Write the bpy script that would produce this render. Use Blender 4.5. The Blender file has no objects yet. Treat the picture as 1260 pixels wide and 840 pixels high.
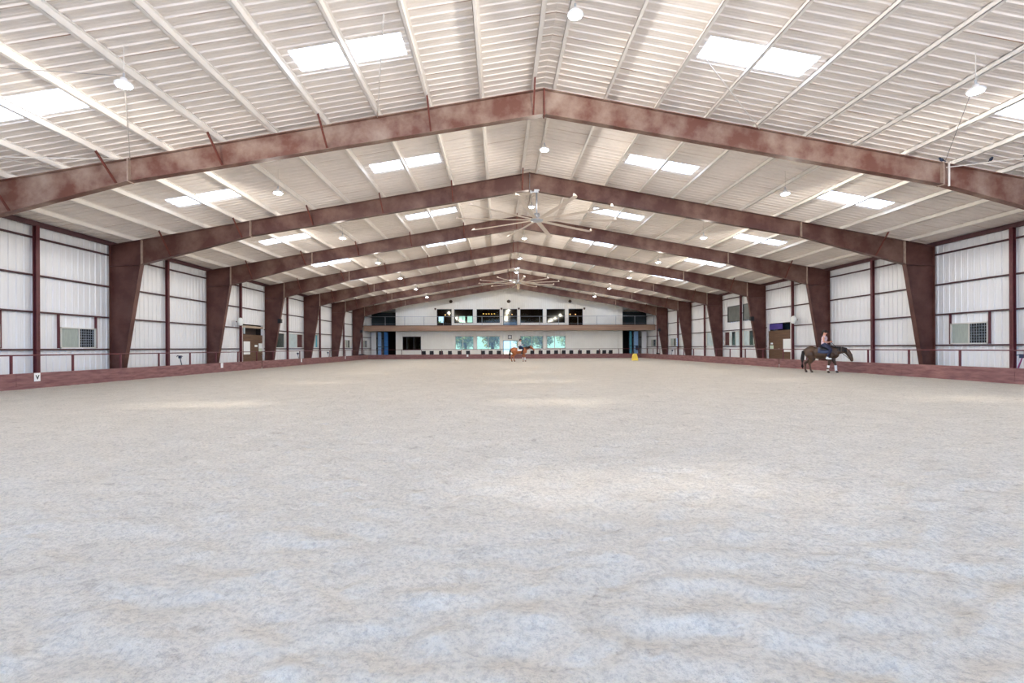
import bpy, bmesh, math, random
from mathutils import Vector, Matrix, noise
random.seed(7)
S = bpy.context.scene
COL = S.collection
PI = math.pi

# ---------------------------------------------------------------- dimensions
XL, XR = -18.36, 21.46          # inner faces of the long walls
RX, RZ, SL = 1.5, 9.83, 0.1766  # ridge position, rafter top at ridge, slope
PD = 0.20                       # purlin depth (roof sheet sits on it)
BAY = 7.62
Y0 = -7.0                       # open end behind the camera
YF = 69.3                       # far gable wall
YE = 78.5                       # back of the side passages
KL, KR, KF = -16.82, 18.43, 62.9
FR = [8.33 + BAY * k for k in range(1, 8)]
def roof(x): return RZ + PD - SL * abs(x - RX)
def rtop(x): return RZ - SL * abs(x - RX)

def lin(c): return tuple(((v / 255.0) / 12.92 if v / 255.0 <= .04045 else ((v / 255.0 + .055) / 1.055) ** 2.4) for v in c)

# ---------------------------------------------------------------- materials
def mat(name, rgb, rough=.6, metal=0., var=0., vscale=3., bump=0., bscale=40., rgb2=None, spec=.5, stretch=None, lo=.35, hi=.65):
    m = bpy.data.materials.new(name); m.use_nodes = True
    nt = m.node_tree; b = nt.nodes['Principled BSDF']
    c = lin(rgb) + (1,)
    b.inputs['Base Color'].default_value = c
    b.inputs['Roughness'].default_value = rough
    b.inputs['Metallic'].default_value = metal
    b.inputs['Specular IOR Level'].default_value = spec
    tc = nt.nodes.new('ShaderNodeTexCoord'); mp = nt.nodes.new('ShaderNodeMapping')
    nt.links.new(tc.outputs['Object'], mp.inputs[0])
    if stretch: mp.inputs['Scale'].default_value = stretch
    if var or rgb2:
        n = nt.nodes.new('ShaderNodeTexNoise'); n.inputs['Scale'].default_value = vscale
        n.inputs['Detail'].default_value = 5; n.inputs['Roughness'].default_value = .6
        nt.links.new(mp.outputs[0], n.inputs['Vector'])
        r = nt.nodes.new('ShaderNodeValToRGB')
        r.color_ramp.elements[0].position = lo; r.color_ramp.elements[1].position = hi
        c2 = lin(rgb2) + (1,) if rgb2 else tuple(min(1, x * (1 + var)) for x in c[:3]) + (1,)
        c1 = c if rgb2 else tuple(x * (1 - var) for x in c[:3]) + (1,)
        r.color_ramp.elements[0].color = c1; r.color_ramp.elements[1].color = c2
        nt.links.new(n.outputs['Fac'], r.inputs['Fac']); nt.links.new(r.outputs['Color'], b.inputs['Base Color'])
    if bump:
        n2 = nt.nodes.new('ShaderNodeTexNoise'); n2.inputs['Scale'].default_value = bscale; n2.inputs['Detail'].default_value = 4
        nt.links.new(mp.outputs[0], n2.inputs['Vector'])
        bp = nt.nodes.new('ShaderNodeBump'); bp.inputs['Strength'].default_value = bump; bp.inputs['Distance'].default_value = .02
        nt.links.new(n2.outputs['Fac'], bp.inputs['Height']); nt.links.new(bp.outputs[0], b.inputs['Normal'])
    return m

def emis(name, rgb, s):
    m = bpy.data.materials.new(name); m.use_nodes = True
    b = m.node_tree.nodes['Principled BSDF']
    b.inputs['Base Color'].default_value = lin(rgb) + (1,)
    b.inputs['Emission Color'].default_value = lin(rgb) + (1,); b.inputs['Emission Strength'].default_value = s
    return m

M = {}
M['steel'] = mat('maroon column steel', (76, 40, 34), .5, rgb2=(112, 76, 66), vscale=1.1, bump=.1, bscale=6, lo=.42, hi=.78)
M['rafter_shaded'] = mat('shaded maroon rafter steel', (80, 45, 38), .5, rgb2=(132, 104, 90), vscale=.9, bump=.1, bscale=6, lo=.42, hi=.76)  # darker copy: dimmer light on the farther frames put into the colour
M['rafter'] = mat('dusty maroon rafter steel', (104, 63, 50), .5, rgb2=(168, 148, 132), vscale=.9, bump=.1, bscale=6, lo=.40, hi=.74)
M['steel2'] = mat('maroon trim steel', (96, 44, 50), .5, var=.15, vscale=4)
M['steeldk'] = mat('dark maroon girt', (78, 48, 52), .6, var=.2, vscale=4)
M['brace'] = mat('red brown angle iron', (104, 52, 42), .6, var=.2)
M['splice'] = mat('dusty splice plate', (158, 138, 124), .7, var=.15, vscale=6)
M['wall'] = mat('white metal siding', (226, 227, 228), .45, var=.03, vscale=.7, stretch=(1, 1, .3))
M['gable'] = mat('off white gable siding', (248, 247, 240), .5, var=.03, vscale=.7)
M['purlin'] = mat('cream painted purlin', (240, 235, 228), .4, var=.04, vscale=2, spec=.6)
M['white'] = mat('white paint', (235, 235, 235), .5)
M['black'] = mat('black plastic', (22, 23, 28), .5)
M['dark'] = mat('interior darkened for shade', (26, 22, 22), .9, var=.3)  # near-black colour stands in for the lack of light in there
M['darkbrown'] = mat('dark brown panelling', (52, 36, 28), .7, var=.3, vscale=2)
M['beige'] = mat('tan fascia board', (176, 146, 124), .6, rgb2=(128, 98, 84), vscale=.6, stretch=(.35, 1, 6), lo=.35, hi=.75)
M['soffit'] = mat('tan soffit', (176, 158, 136), .7, var=.06)
M['alu'] = mat('bare aluminium', (190, 195, 202), .3, .8)
M['fanblade'] = mat('anodised fan blade', (222, 210, 198), .4, .3)
M['frame_dk'] = mat('dark window frame', (30, 36, 48), .5)
M['frame_lt'] = mat('pale window frame', (206, 204, 196), .5)
M['wood'] = mat('brown door boards', (112, 84, 62), .7, rgb2=(86, 62, 46), vscale=2.2, stretch=(1, .4, 8), lo=.3, hi=.7)
M['paper'] = mat('white notice', (232, 236, 234), .7)
M['paper_g'] = mat('pale green notice', (205, 218, 196), .7)
M['purple'] = mat('purple banner cloth', (72, 58, 136), .7, var=.15)
M['blue'] = mat('blue painted door', (52, 124, 196), .5, var=.2, vscale=2)
M['bluepale'] = mat('pale blue door', (150, 190, 232), .5, var=.1, vscale=2)
M['teal'] = mat('teal panel', (70, 150, 170), .5, var=.15)
M['yellow'] = mat('yellow plastic', (238, 208, 84), .5, var=.05)
M['hose'] = mat('magenta painted pipe', (150, 62, 112), .5)
M['navy'] = mat('navy plastic', (38, 52, 84), .4)
M['bird'] = mat('dark blue feathers', (36, 48, 72), .6, var=.4, vscale=20)
M['wire'] = mat('pale cable', (214, 208, 200), .6)
M['dkwire'] = mat('grey cable', (120, 114, 112), .6)
M['glassdk'] = mat('dark window glass', (30, 44, 50), .12, spec=.8)
M['glassgrey'] = mat('grey reflective glass', (112, 116, 112), .15, spec=.8, var=.15, vscale=1.2)
M['curtain'] = mat('brown curtain', (86, 52, 52), .9, var=.2)
M['palepane'] = mat('pale frosted pane', (190, 206, 208), .3, var=.1, vscale=3)
M['greypane'] = mat('grey green frosted pane', (158, 168, 160), .3, var=.1, vscale=3, stretch=(1, 6, 1))
M['greenpane'] = mat('green tinted pane', (96, 140, 96), .3, rgb2=(200, 216, 190), vscale=3)
M['grille'] = mat('steel grille', (150, 156, 166), .5)
M['trunk'] = mat('tree bark', (84, 64, 50), .9, var=.3)
M['leaf'] = mat('tree leaves', (70, 82, 30), .8, rgb2=(206, 206, 80), vscale=1.3, lo=.42, hi=.6)
M['leaf2'] = mat('blue green tree leaves', (60, 80, 40), .8, rgb2=(190, 206, 120), vscale=1.3, lo=.42, hi=.6)
M['lawn'] = mat('pale gravel yard', (196, 186, 178), .9, var=.1, vscale=.3)
M['oval'] = mat('brown speaker grille', (84, 70, 58), .8)
M['cover'] = mat('dark cable', (34, 38, 50), .6)

# glass that lets the view through
def glass(name, rgb, mix):
    m = bpy.data.materials.new(name); m.use_nodes = True; nt = m.node_tree
    for n in list(nt.nodes): nt.nodes.remove(n)
    o = nt.nodes.new('ShaderNodeOutputMaterial'); t = nt.nodes.new('ShaderNodeBsdfTransparent'); g = nt.nodes.new('ShaderNodeBsdfGlossy')
    t.inputs[0].default_value = lin(rgb) + (1,); g.inputs['Roughness'].default_value = .05
    x = nt.nodes.new('ShaderNodeMixShader'); x.inputs[0].default_value = mix
    nt.links.new(t.outputs[0], x.inputs[1]); nt.links.new(g.outputs[0], x.inputs[2]); nt.links.new(x.outputs[0], o.inputs[0])
    return m
M['glass'] = glass('clear door glass', (205, 205, 190), .04)
M['tinted'] = glass('green tinted window glass', (186, 190, 162), .04)

# fibreglass skylight panel
def skylight_mat():
    m = bpy.data.materials.new('fibreglass skylight panel'); m.use_nodes = True; nt = m.node_tree
    for n in list(nt.nodes): nt.nodes.remove(n)
    o = nt.nodes.new('ShaderNodeOutputMaterial')
    t = nt.nodes.new('ShaderNodeBsdfTransparent'); t.inputs[0].default_value = (1, .96, .9, 1)
    d = nt.nodes.new('ShaderNodeBsdfTranslucent'); d.inputs[0].default_value = (.95, .97, 1, 1)
    x = nt.nodes.new('ShaderNodeMixShader'); x.inputs[0].default_value = .84
    nt.links.new(t.outputs[0], x.inputs[1]); nt.links.new(d.outputs[0], x.inputs[2]); nt.links.new(x.outputs[0], o.inputs[0])
    return m
M['sky'] = skylight_mat()

# roof sheet: white paint with rusty lap seams every 0.915 m
def roof_mat():
    m = mat('white ribbed roof sheet', (234, 226, 218), .5, var=.04, vscale=1.2)
    nt = m.node_tree; b = nt.nodes['Principled BSDF']
    src = b.inputs['Base Color'].links[0].from_socket
    tc = nt.nodes.new('ShaderNodeTexCoord'); sp = nt.nodes.new('ShaderNodeSeparateXYZ'); nt.links.new(tc.outputs['Object'], sp.inputs[0])
    def mth(op, a, bv):
        n = nt.nodes.new('ShaderNodeMath'); n.operation = op
        for i, v in enumerate((a, bv)):
            if v is None: continue
            if isinstance(v, (int, float)): n.inputs[i].default_value = v
            else: nt.links.new(v, n.inputs[i])
        return n.outputs[0]
    fr = mth('FRACT', mth('DIVIDE', mth('ADD', sp.outputs['Y'], 100.0), .9144), None)
    line = mth('LESS_THAN', fr, .035)
    n = nt.nodes.new('ShaderNodeTexNoise'); n.inputs['Scale'].default_value = .8; n.inputs['Detail'].default_value = 4
    mp = nt.nodes.new('ShaderNodeMapping'); mp.inputs['Scale'].default_value = (.5, 1.3, 1)
    nt.links.new(tc.outputs['Object'], mp.inputs[0]); nt.links.new(mp.outputs[0], n.inputs['Vector'])
    r = nt.nodes.new('ShaderNodeValToRGB'); r.color_ramp.elements[0].position = .42; r.color_ramp.elements[1].position = .68
    nt.links.new(n.outputs['Fac'], r.inputs['Fac'])
    fac = mth('MULTIPLY', line, r.outputs['Color'])
    mx = nt.nodes.new('ShaderNodeMixRGB'); mx.inputs[2].default_value = lin((158, 122, 96)) + (1,)
    nt.links.new(fac, mx.inputs[0]); nt.links.new(src, mx.inputs[1]); nt.links.new(mx.outputs[0], b.inputs['Base Color'])
    return m
M['roof'] = roof_mat()

def sand_mat():
    m = bpy.data.materials.new('arena sand'); m.use_nodes = True; nt = m.node_tree; b = nt.nodes['Principled BSDF']
    b.inputs['Roughness'].default_value = .95; b.inputs['Specular IOR Level'].default_value = .15
    tc = nt.nodes.new('ShaderNodeTexCoord')
    def nz(scale, detail, rough=.6, st=None):
        n = nt.nodes.new('ShaderNodeTexNoise'); n.inputs['Scale'].default_value = scale; n.inputs['Detail'].default_value = detail
        n.inputs['Roughness'].default_value = rough
        mp = nt.nodes.new('ShaderNodeMapping')
        if st: mp.inputs['Scale'].default_value = st
        nt.links.new(tc.outputs['Object'], mp.inputs[0]); nt.links.new(mp.outputs[0], n.inputs['Vector']); return n.outputs['Fac']
    def ramp(f, p0, p1, c0, c1):
        r = nt.nodes.new('ShaderNodeValToRGB'); e = r.color_ramp.elements
        e[0].position = p0; e[1].position = p1; e[0].color = c0; e[1].color = c1
        nt.links.new(f, r.inputs['Fac']); return r.outputs['Color']
    base = ramp(nz(1.3, 8, .7), .3, .7, lin((210, 202, 188)) + (1,), lin((224, 216, 202)) + (1,))
    fine = ramp(nz(26, 7, .8), .38, .54, (.55, .55, .58, 1), (1, 1, 1, 1))
    ao_spk = ramp(nz(90, 3, .6), .30, .42, (.6, .6, .62, 1), (1, 1, 1, 1))  # dark specks paint small occlusion shade into the sand colour
    mx = nt.nodes.new('ShaderNodeMixRGB'); mx.blend_type = 'MULTIPLY'; mx.inputs[0].default_value = .6
    nt.links.new(base, mx.inputs[1]); nt.links.new(fine, mx.inputs[2])
    m2 = nt.nodes.new('ShaderNodeMixRGB'); m2.blend_type = 'MULTIPLY'; m2.inputs[0].default_value = .5
    nt.links.new(mx.outputs[0], m2.inputs[1]); nt.links.new(ao_spk, m2.inputs[2])
    m3 = nt.nodes.new('ShaderNodeMixRGB'); m3.blend_type = 'MULTIPLY'; m3.inputs[0].default_value = .7
    nt.links.new(m2.outputs[0], m3.inputs[1]); nt.links.new(ramp(nz(4.5, 5, .65, (.7, 1.3, 1)), .30, .42, (.70, .67, .64, 1), (1, 1, 1, 1)), m3.inputs[2])
    nt.links.new(m3.outputs[0], b.inputs['Base Color'])
    ad = nt.nodes.new('ShaderNodeMath'); ad.operation = 'ADD'
    a2 = nt.nodes.new('ShaderNodeMath'); a2.operation = 'ADD'
    ml = nt.nodes.new('ShaderNodeMath'); ml.operation = 'MULTIPLY'; ml.inputs[1].default_value = 2.2
    nt.links.new(nz(6, 5), ml.inputs[0])
    nt.links.new(nz(30, 6, .7), ad.inputs[0]); nt.links.new(ml.outputs[0], ad.inputs[1])
    nt.links.new(ad.outputs[0], a2.inputs[0]); nt.links.new(nz(3.0, 3, .5, (.5, 1.6, 1)), a2.inputs[1])
    bp = nt.nodes.new('ShaderNodeBump'); bp.inputs['Strength'].default_value = .75; bp.inputs['Distance'].default_value = .10
    nt.links.new(a2.outputs[0], bp.inputs['Height']); nt.links.new(bp.outputs[0], b.inputs['Normal'])
    return m
M['sand'] = sand_mat()

def board_mat():
    m = mat('maroon stained planks', (104, 64, 66), .75, rgb2=(146, 106, 102), vscale=1.5, stretch=(1, 1, 7), bump=.3, bscale=5, lo=.3, hi=.7)
    return m
M['board'] = board_mat()

# ---------------------------------------------------------------- mesh builder
class MB:
    def __init__(s): s.v = []; s.f = []
    def add(s, vs, fs):
        o = len(s.v); s.v += [tuple(v) for v in vs]; s.f += [tuple(i + o for i in f) for f in fs]; return s
    def box(s, x0, x1, y0, y1, z0, z1):
        return s.add([(x, y, z) for x in (x0, x1) for y in (y0, y1) for z in (z0, z1)],
                     [(0, 1, 3, 2), (4, 6, 7, 5), (0, 4, 5, 1), (2, 3, 7, 6), (0, 2, 6, 4), (1, 5, 7, 3)])
    def prism(s, poly, axis, a, b):   # polygon in the plane normal to axis
        n = len(poly)
        def P(p, t): return (p[0], t, p[1]) if axis == 'y' else (t, p[0], p[1]) if axis == 'x' else (p[0], p[1], t)
        return s.add([P(p, a) for p in poly] + [P(p, b) for p in poly],
                     [tuple(range(n))[::-1], tuple(range(n, 2 * n))] + [(i, (i + 1) % n, n + (i + 1) % n, n + i) for i in range(n)])
    def tube(s, pts, r, n=8, caps=True):
        pts = [Vector(p) for p in pts]; rs = r if isinstance(r, (list, tuple)) else [r] * len(pts)
        rings = []
        for i, p in enumerate(pts):
            d = (pts[min(i + 1, len(pts) - 1)] - pts[max(i - 1, 0)]).normalized()
            u = d.cross(Vector((0, 0, 1)));
            if u.length < .05: u = d.cross(Vector((1, 0, 0)))
            u.normalize(); w = d.cross(u)
            rings.append([p + (u * math.cos(2 * PI * k / n) + w * math.sin(2 * PI * k / n)) * rs[i] for k in range(n)])
        vs = [q for r_ in rings for q in r_]; fs = []
        for i in range(len(pts) - 1):
            for k in range(n): fs.append((i * n + k, i * n + (k + 1) % n, (i + 1) * n + (k + 1) % n, (i + 1) * n + k))
        if caps: fs += [tuple(range(n))[::-1], tuple(range(len(vs) - n, len(vs)))]
        return s.add(vs, fs)
    def bar(s, a, b, w, h=None):      # rectangular bar from a to b
        h = h or w; a = Vector(a); b = Vector(b); d = (b - a).normalized()
        u = d.cross(Vector((0, 0, 1)));
        if u.length < .05: u = Vector((1, 0, 0))
        u.normalize(); t = d.cross(u).normalized()
        vs = []
        for p in (a, b):
            for i, j in ((-1, -1), (1, -1), (1, 1), (-1, 1)): vs.append(p + u * i * w / 2 + t * j * h / 2)
        return s.add(vs, [(0, 3, 2, 1), (4, 5, 6, 7)] + [(i, (i + 1) % 4, 4 + (i + 1) % 4, 4 + i) for i in range(4)])
    def lathe(s, prof, c=(0, 0, 0), n=20):
        vs = []; fs = []
        for r, z in prof:
            for k in range(n): vs.append((c[0] + r * math.cos(2 * PI * k / n), c[1] + r * math.sin(2 * PI * k / n), c[2] + z))
        for i in range(len(prof) - 1):
            for k in range(n): fs.append((i * n + k, i * n + (k + 1) % n, (i + 1) * n + (k + 1) % n, (i + 1) * n + k))
        fs += [tuple(range(n))[::-1], tuple(range(len(vs) - n, len(vs)))]
        return s.add(vs, fs)
    def ball(s, c, r, sc=(1, 1, 1), n=10, rot=None):
        vs = []; fs = []; c = Vector(c)
        for i in range(n + 1):
            th = PI * i / n
            for k in range(2 * n):
                ph = PI * k / n
                p = Vector((r * sc[0] * math.sin(th) * math.cos(ph), r * sc[1] * math.sin(th) * math.sin(ph), r * sc[2] * math.cos(th)))
                if rot is not None: p = rot @ p
                vs.append(c + p)
        for i in range(n):
            for k in range(2 * n): fs.append((i * 2 * n + k, (i + 1) * 2 * n + k, (i + 1) * 2 * n + (k + 1) % (2 * n), i * 2 * n + (k + 1) % (2 * n)))
        return s.add(vs, fs)
    def mesh(s, name, m, smooth=False):
        me = bpy.data.meshes.new(name); me.from_pydata(s.v, [], s.f); me.update()
        bm = bmesh.new(); bm.from_mesh(me); bmesh.ops.recalc_face_normals(bm, faces=bm.faces); bm.to_mesh(me); bm.free()
        if m: me.materials.append(m)
        if smooth:
            for p in me.polygons: p.use_smooth = True
        return me
    def build(s, name, m, parent=None, smooth=False):
        o = bpy.data.objects.new(name, s.mesh(name, m, smooth)); COL.objects.link(o)
        if parent: o.parent = parent
        return o

def tag(o, label=None, cat=None, group=None, kind=None):
    if label: o['label'] = label
    if cat: o['category'] = cat
    if group: o['group'] = group
    if kind: o['kind'] = kind
    return o
def empty(name, loc=(0, 0, 0), rz=0, **k):
    o = bpy.data.objects.new(name, None); COL.objects.link(o); o.location = loc; o.rotation_euler.z = rz
    o.empty_display_size = .2
    return tag(o, **k)
def copy_tree(o, parent=None):
    c = o.copy(); COL.objects.link(c); c.parent = parent
    for ch in list(o.children): copy_tree(ch, c)
    return c
ORD = ['first', 'second', 'third', 'fourth', 'fifth', 'sixth', 'seventh', 'eighth', 'ninth', 'tenth', 'eleventh', 'twelfth',
       'thirteenth', 'fourteenth', 'fifteenth', 'sixteenth', 'seventeenth', 'eighteenth', 'nineteenth', 'twentieth', 'twenty-first', 'twenty-second', 'twenty-third']

# ribbed sheet: profile runs along u, straight along v
def ribbed(u0, u1, v0, v1, pitch, ribh, fmap, holes=(), ribw=.05, topw=.025, only=None, minor=True):
    us = []
    k = math.floor(u0 / pitch) - 1
    while k * pitch < u1 + pitch:
        c = k * pitch
        us += [(c - ribw, 0), (c - topw, ribh), (c + topw, ribh), (c + ribw, 0)]
        if minor:
            for q in (pitch * .36, pitch * .64): us += [(c + q - .02, 0), (c + q, ribh * .22), (c + q + .02, 0)]
        k += 1
    def h(u):
        for (a, da), (b, db) in zip(us, us[1:]):
            if a <= u <= b: return da + (db - da) * ((u - a) / (b - a) if b > a else 0)
        return 0
    uu = sorted(set([u0, u1] + [a for a, _ in us if u0 < a < u1] + [e for hh in holes for e in hh[:2] if u0 < e < u1]))
    m = MB()
    for a, b in zip(uu, uu[1:]):
        if b - a < 1e-6: continue
        mid = (a + b) / 2
        va0, va1 = (v0(a) if callable(v0) else v0), (v1(a) if callable(v1) else v1)
        vb1 = v1(b) if callable(v1) else v1
        hs = sorted((hh[2], hh[3]) for hh in holes if hh[0] <= mid <= hh[1])
        segs = []; cur = va0
        for z0, z1 in hs:
            if z0 > cur: segs.append((cur, z0, z0))
            cur = max(cur, z1)
        segs.append((cur, va1, vb1))
        for s0, ea, eb in segs:
            if ea - s0 < 1e-4: continue
            da, db = h(a), h(b)
            m.add([fmap(a, s0, da), fmap(b, s0, db), fmap(b, eb, db), fmap(a, ea, da)], [(0, 1, 2, 3)])
    return m

# ---------------------------------------------------------------- ground and sand
MB().add([(-90, -120, -.12), (110, -120, -.12), (110, 190, -.12), (-90, 190, -.12)], [(0, 1, 2, 3)]).build('ground', M['lawn'])['kind'] = 'structure'
def sand():
    xs = []; ys = []
    y = -7.0
    while y < 0: ys.append(y); y += .5
    y = 0.0
    while y < YE: ys.append(y); y += .03 + max(0, y - 1.5) * .0105
    ys.append(YE)
    nx = 520
    # denser columns around the middle
    for i in range(nx + 1):
        t = 2 * i / nx - 1
        xs.append(1.55 + (XR - XL) / 2 * (0.35 * t + .65 * t ** 3 if abs(t) < 1 else t) * 1.006)
    vs = []
    for y in ys:
        fade = max(0, min(1, 1.1 - y / 60)) if y > 0 else .5
        for x in xs:
            z = 0
            if y > -1:
                z = .016 * noise.noise(Vector((x * .9, y * 1.5, 0))) + .034 * noise.noise(Vector((x * 2.6, y * 4.2, 3)))
                if y < 22 and abs(x) < 9:
                    t = noise.noise(Vector((x * 6, y * 7.5, 8)))
                    z += .022 * t - .06 * max(0, noise.noise(Vector((x * 3.1 + 9, y * 3.6, 5))) - .2)
                    if y < 7: z += .010 * noise.noise(Vector((x * 19, y * 22, 2)))
                z *= fade
            if abs(x - KL) < .5 or abs(x - KR) < .5: z = z * .5 + .01
            vs.append((x, y, z))
    n = nx + 1; fs = []
    for j in range(len(ys) - 1):
        for i in range(nx): fs.append((j * n + i, j * n + i + 1, (j + 1) * n + i + 1, (j + 1) * n + i))
    me = bpy.data.meshes.new('floor'); me.from_pydata(vs, [], fs); me.update()
    me.materials.append(M['sand'])
    for p in me.polygons: p.use_smooth = True
    o = bpy.data.objects.new('floor', me); COL.objects.link(o); o['kind'] = 'structure'
sand()

# ---------------------------------------------------------------- skylights and roof
SKX = [(-13.4, -10.7), (-5.25, -2.45), (5.45, 8.3), (13.8, 16.55)]
SKN = ['outer left', 'inner left', 'inner right', 'outer right']
SKY = [(12.33 + BAY * k, 13.25 + BAY * k) for k in range(-1, 8)]
def roofmap(u, v, d): return (v, u, roof(v) - d)
ceil = MB()
for x0, x1 in ((XL - .25, RX), (RX, XR + .25)):
    holes = [(a, b, p, q) for a, b in SKY for p, q in SKX]
    # holes given as (u0,u1,v0,v1)
    m = ribbed(Y0, YE, x0, x1, .3048, .028, roofmap, [h for h in holes if x0 < h[2] < x1])
    ceil.add(m.v, m.f)
ceiling = ceil.build('ceiling', M['roof']); ceiling['kind'] = 'structure'
for i, (x0, x1) in enumerate(SKX):
    for k, (a, b) in enumerate(SKY):
        if k == 0 and i != 9: where = 'above the near end'
        else: where = 'in the %s bay from the camera' % ORD[k - 1]
        if k > 7: continue
        o = ribbed(a, b, x0, x1, .3048, .03, roofmap).build('skylight', M['sky'])
        tag(o, 'bright roof skylight of the %s row, %s' % (SKN[i], where), 'skylight', 'ribbed skylight panels in the roof')

# purlins are parts of the ceiling
PX = [1.15 - 1.67 * k for k in range(12)] + [1.85 + 1.67 * k for k in range(12)]
for x in PX:
    z = rtop(x); sg = -1 if x < RX else 1
    p = MB(); y1 = YE if (x < -14.6 or x > 17.6) else YF
    # Z section
    t = .012
    prof = [(x - .075, z), (x - t / 2, z), (x - t / 2, z + PD), (x + .07, z + PD - .01), (x + .07, z + PD), (x + t / 2 - .02, z + PD), (x + t / 2, z + t), (x - .075, z + t)]
    p.box(x - t, x + t, Y0, y1, z + .004, z + PD - .012)
    p.box(x - .08, x + t, Y0, y1, z + .001, z + .015)
    p.box(x - .08, x - .068, Y0, y1, z + .001, z + .035)
    p.box(x - t, x + .075, Y0, y1, z + PD - .03, z + PD - .014)
    p.build('purlin', M['purlin'], ceiling)
r_ = MB()
for x in (XL + .02, XR - .02):
    r_.box(x - .06, x + .06, Y0, YE, rtop(x) - .03, rtop(x) + .16)
r_.build('eave_strut', M['steeldk'], ceiling)

# ---------------------------------------------------------------- long walls
GZ = [1.41, 2.90, 4.36, 5.85]
def jamb_box(m, side, y0, y1, z0, z1, t=.06, d=.1):
    xa, xb = (XL - .12, XL + .02) if side < 0 else (XR - .02, XR + .12)
    for a, b, c, e in ((y0 - t, y0, z0, z1), (y1, y1 + t, z0, z1)): m.box(xa, xb, a, b, c, e)
def wall(side, holes):
    X = XL - .14 if side < 0 else XR + .14
    nm = 'wall_left' if side < 0 else 'wall_right'
    f = (lambda u, v, d: (X + d * 1.0, u, v)) if side < 0 else (lambda u, v, d: (X - d * 1.0, u, v))
    w = ribbed(Y0, YE, -.05, roof(X) - .02, .3048, .03, f, holes).build(nm, M['wall']); w['kind'] = 'structure'
    s = 1 if side < 0 else -1
    X0 = XL if side < 0 else XR
    for g in GZ:
        m = MB()
        # skip the door opening
        spans = [(Y0, YE)]
        for hh in holes:
            if hh[2] < g + .05 < hh[3] - .05 or (hh[2] < g < hh[3] and g - hh[2] > .1 and hh[3] - g > .1):
                ns = []
                for a, b in spans:
                    if a < hh[0] < b: ns += [(a, hh[0]), (hh[1], b)]
                    else: ns.append((a, b))
                spans = ns
        for a, b in spans:
            xa, xb = sorted((X + s * .035, X0 - s * .0))
            m.box(xa, xb, a, b, g - .03, g - .018); m.box(*sorted((X0 - s * .012, X0)), a, b, g - .03, g + .035)
        m.build('girt', M['steeldk'], w)
    ys = [FR[0] - BAY / 2 + BAY * k for k in range(-1, 8)]
    for y in ys:
        m = MB(); xa, xb = sorted((X0 - s * .01, X0 + s * .15))
        m.box(xa, xb, y - .009, y + .009, 0, rtop(X0)); m.box(*sorted((X0 + s * .138, X0 + s * .15)), y - .075, y + .075, 0, rtop(X0))
        m.box(*sorted((X0 + s * .002, X0 + s * .014)), y - .075, y + .075, 0, rtop(X0))
        m.build('wall_post', M['steel2'], w)
    return w
LW = [(18.0 - 1.5, 18.42, 1.46, 2.36, 'grid'), (20.9, 22.7, 1.46, 2.36, 'grid')]
LOFF = [(40.5, 42.2, 1.47, 2.74), (43.0, 46.1, 1.47, 2.74), (48.2, 49.85, 1.49, 2.8), (58.8, 60.5, 1.47, 2.43), (66.35, 68.35, 1.5, 2.5)]
RW = [(20.88, 22.66, 1.46, 2.44)]
ROFF = [(43.05, 45.95, 1.47, 2.8), (39.95, 42.35, 1.47, 2.8), (47.85, 50.0, 1.45, 2.86), (58.7, 60.6, 1.46, 2.46), (66.35, 68.45, 1.48, 2.46), (42.9, 45.27, 3.66, 5.12), (40.92, 42.4, 3.66, 5.12)]
DL = (35.35, 38.45, -.05, 3.25)
wl = wall(-1, [(a, b, c, d) for a, b, c, d, _ in LW] + LOFF + [DL])
wr = wall(1, RW + ROFF + [DL])

wn = [0]
def side_window(side, y0, y1, z0, z1, panes, frame='frame_lt', jambs=False, where=''):
    """panes: list of (fraction, material key or 'grid')"""
    wn[0] += 1
    X = XL - .06 if side < 0 else XR + .06
    s = 1 if side < 0 else -1
    w = empty('window_%d' % wn[0], (X, (y0 + y1) / 2, z0)); w['kind'] = 'structure'; w['label'] = where
    ox, oy, oz = w.location
    def B(m, x0, x1, a, b, c, d): m.box(x0 - ox, x1 - ox, a - oy, b - oy, c - oz, d - oz)
    f = MB(); t = .05
    xa, xb = sorted((X - s * .06, X + s * .07))
    B(f, xa, xb, y0, y1, z0, z0 + t); B(f, xa, xb, y0, y1, z1 - t, z1); B(f, xa, xb, y0, y0 + t, z0, z1); B(f, xa, xb, y1 - t, y1, z0, z1)
    tot = sum(p[0] for p in panes); y = y0 + t; L = y1 - y0 - 2 * t
    for i, (fr_, key) in enumerate(panes):
        ya, yb = y, y + L * fr_ / tot; y = yb
        if i: B(f, *sorted((X - s * .03, X + s * .04)), ya - .025, ya + .025, z0 + t, z1 - t)
        g = MB(); B(g, X - .006, X + .006, ya + .005, yb - .005, z0 + t, z1 - t)
        g.build('pane', M['glassdk'] if key == 'grid' else M[key], w)
        if key == 'grid':
            q = MB(); ny = max(3, int((yb - ya) / .11)); nz_ = 7
            xq = X + s * .03
            for k in range(1, ny): yy = ya + (yb - ya) * k / ny; B(q, xq - .004, xq + .004, yy - .007, yy + .007, z0 + t, z1 - t)
            for k in range(1, nz_): zz = z0 + t + (z1 - z0 - 2 * t) * k / nz_; B(q, xq - .004, xq + .004, ya, yb, zz - .007, zz + .007)
            q.build('grille', M['grille'], w)
    f.build('window_frame', M[frame], w)
    if jambs:
        j = MB()
        for yy in (y0 - .03, y1 + .06): B(j, *sorted((X - s * .05, X + s * .05)), yy - .018, yy + .018, z0, 2.88)
        j.build('jamb', M['steel2'], w)
    return w
side_window(-1, 20.9, 22.7, 1.46, 2.36, [(.53, 'greypane'), (.47, 'grid')], jambs=True, where='two-pane window with a wire grille, nearest fully visible on the left wall')
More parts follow.
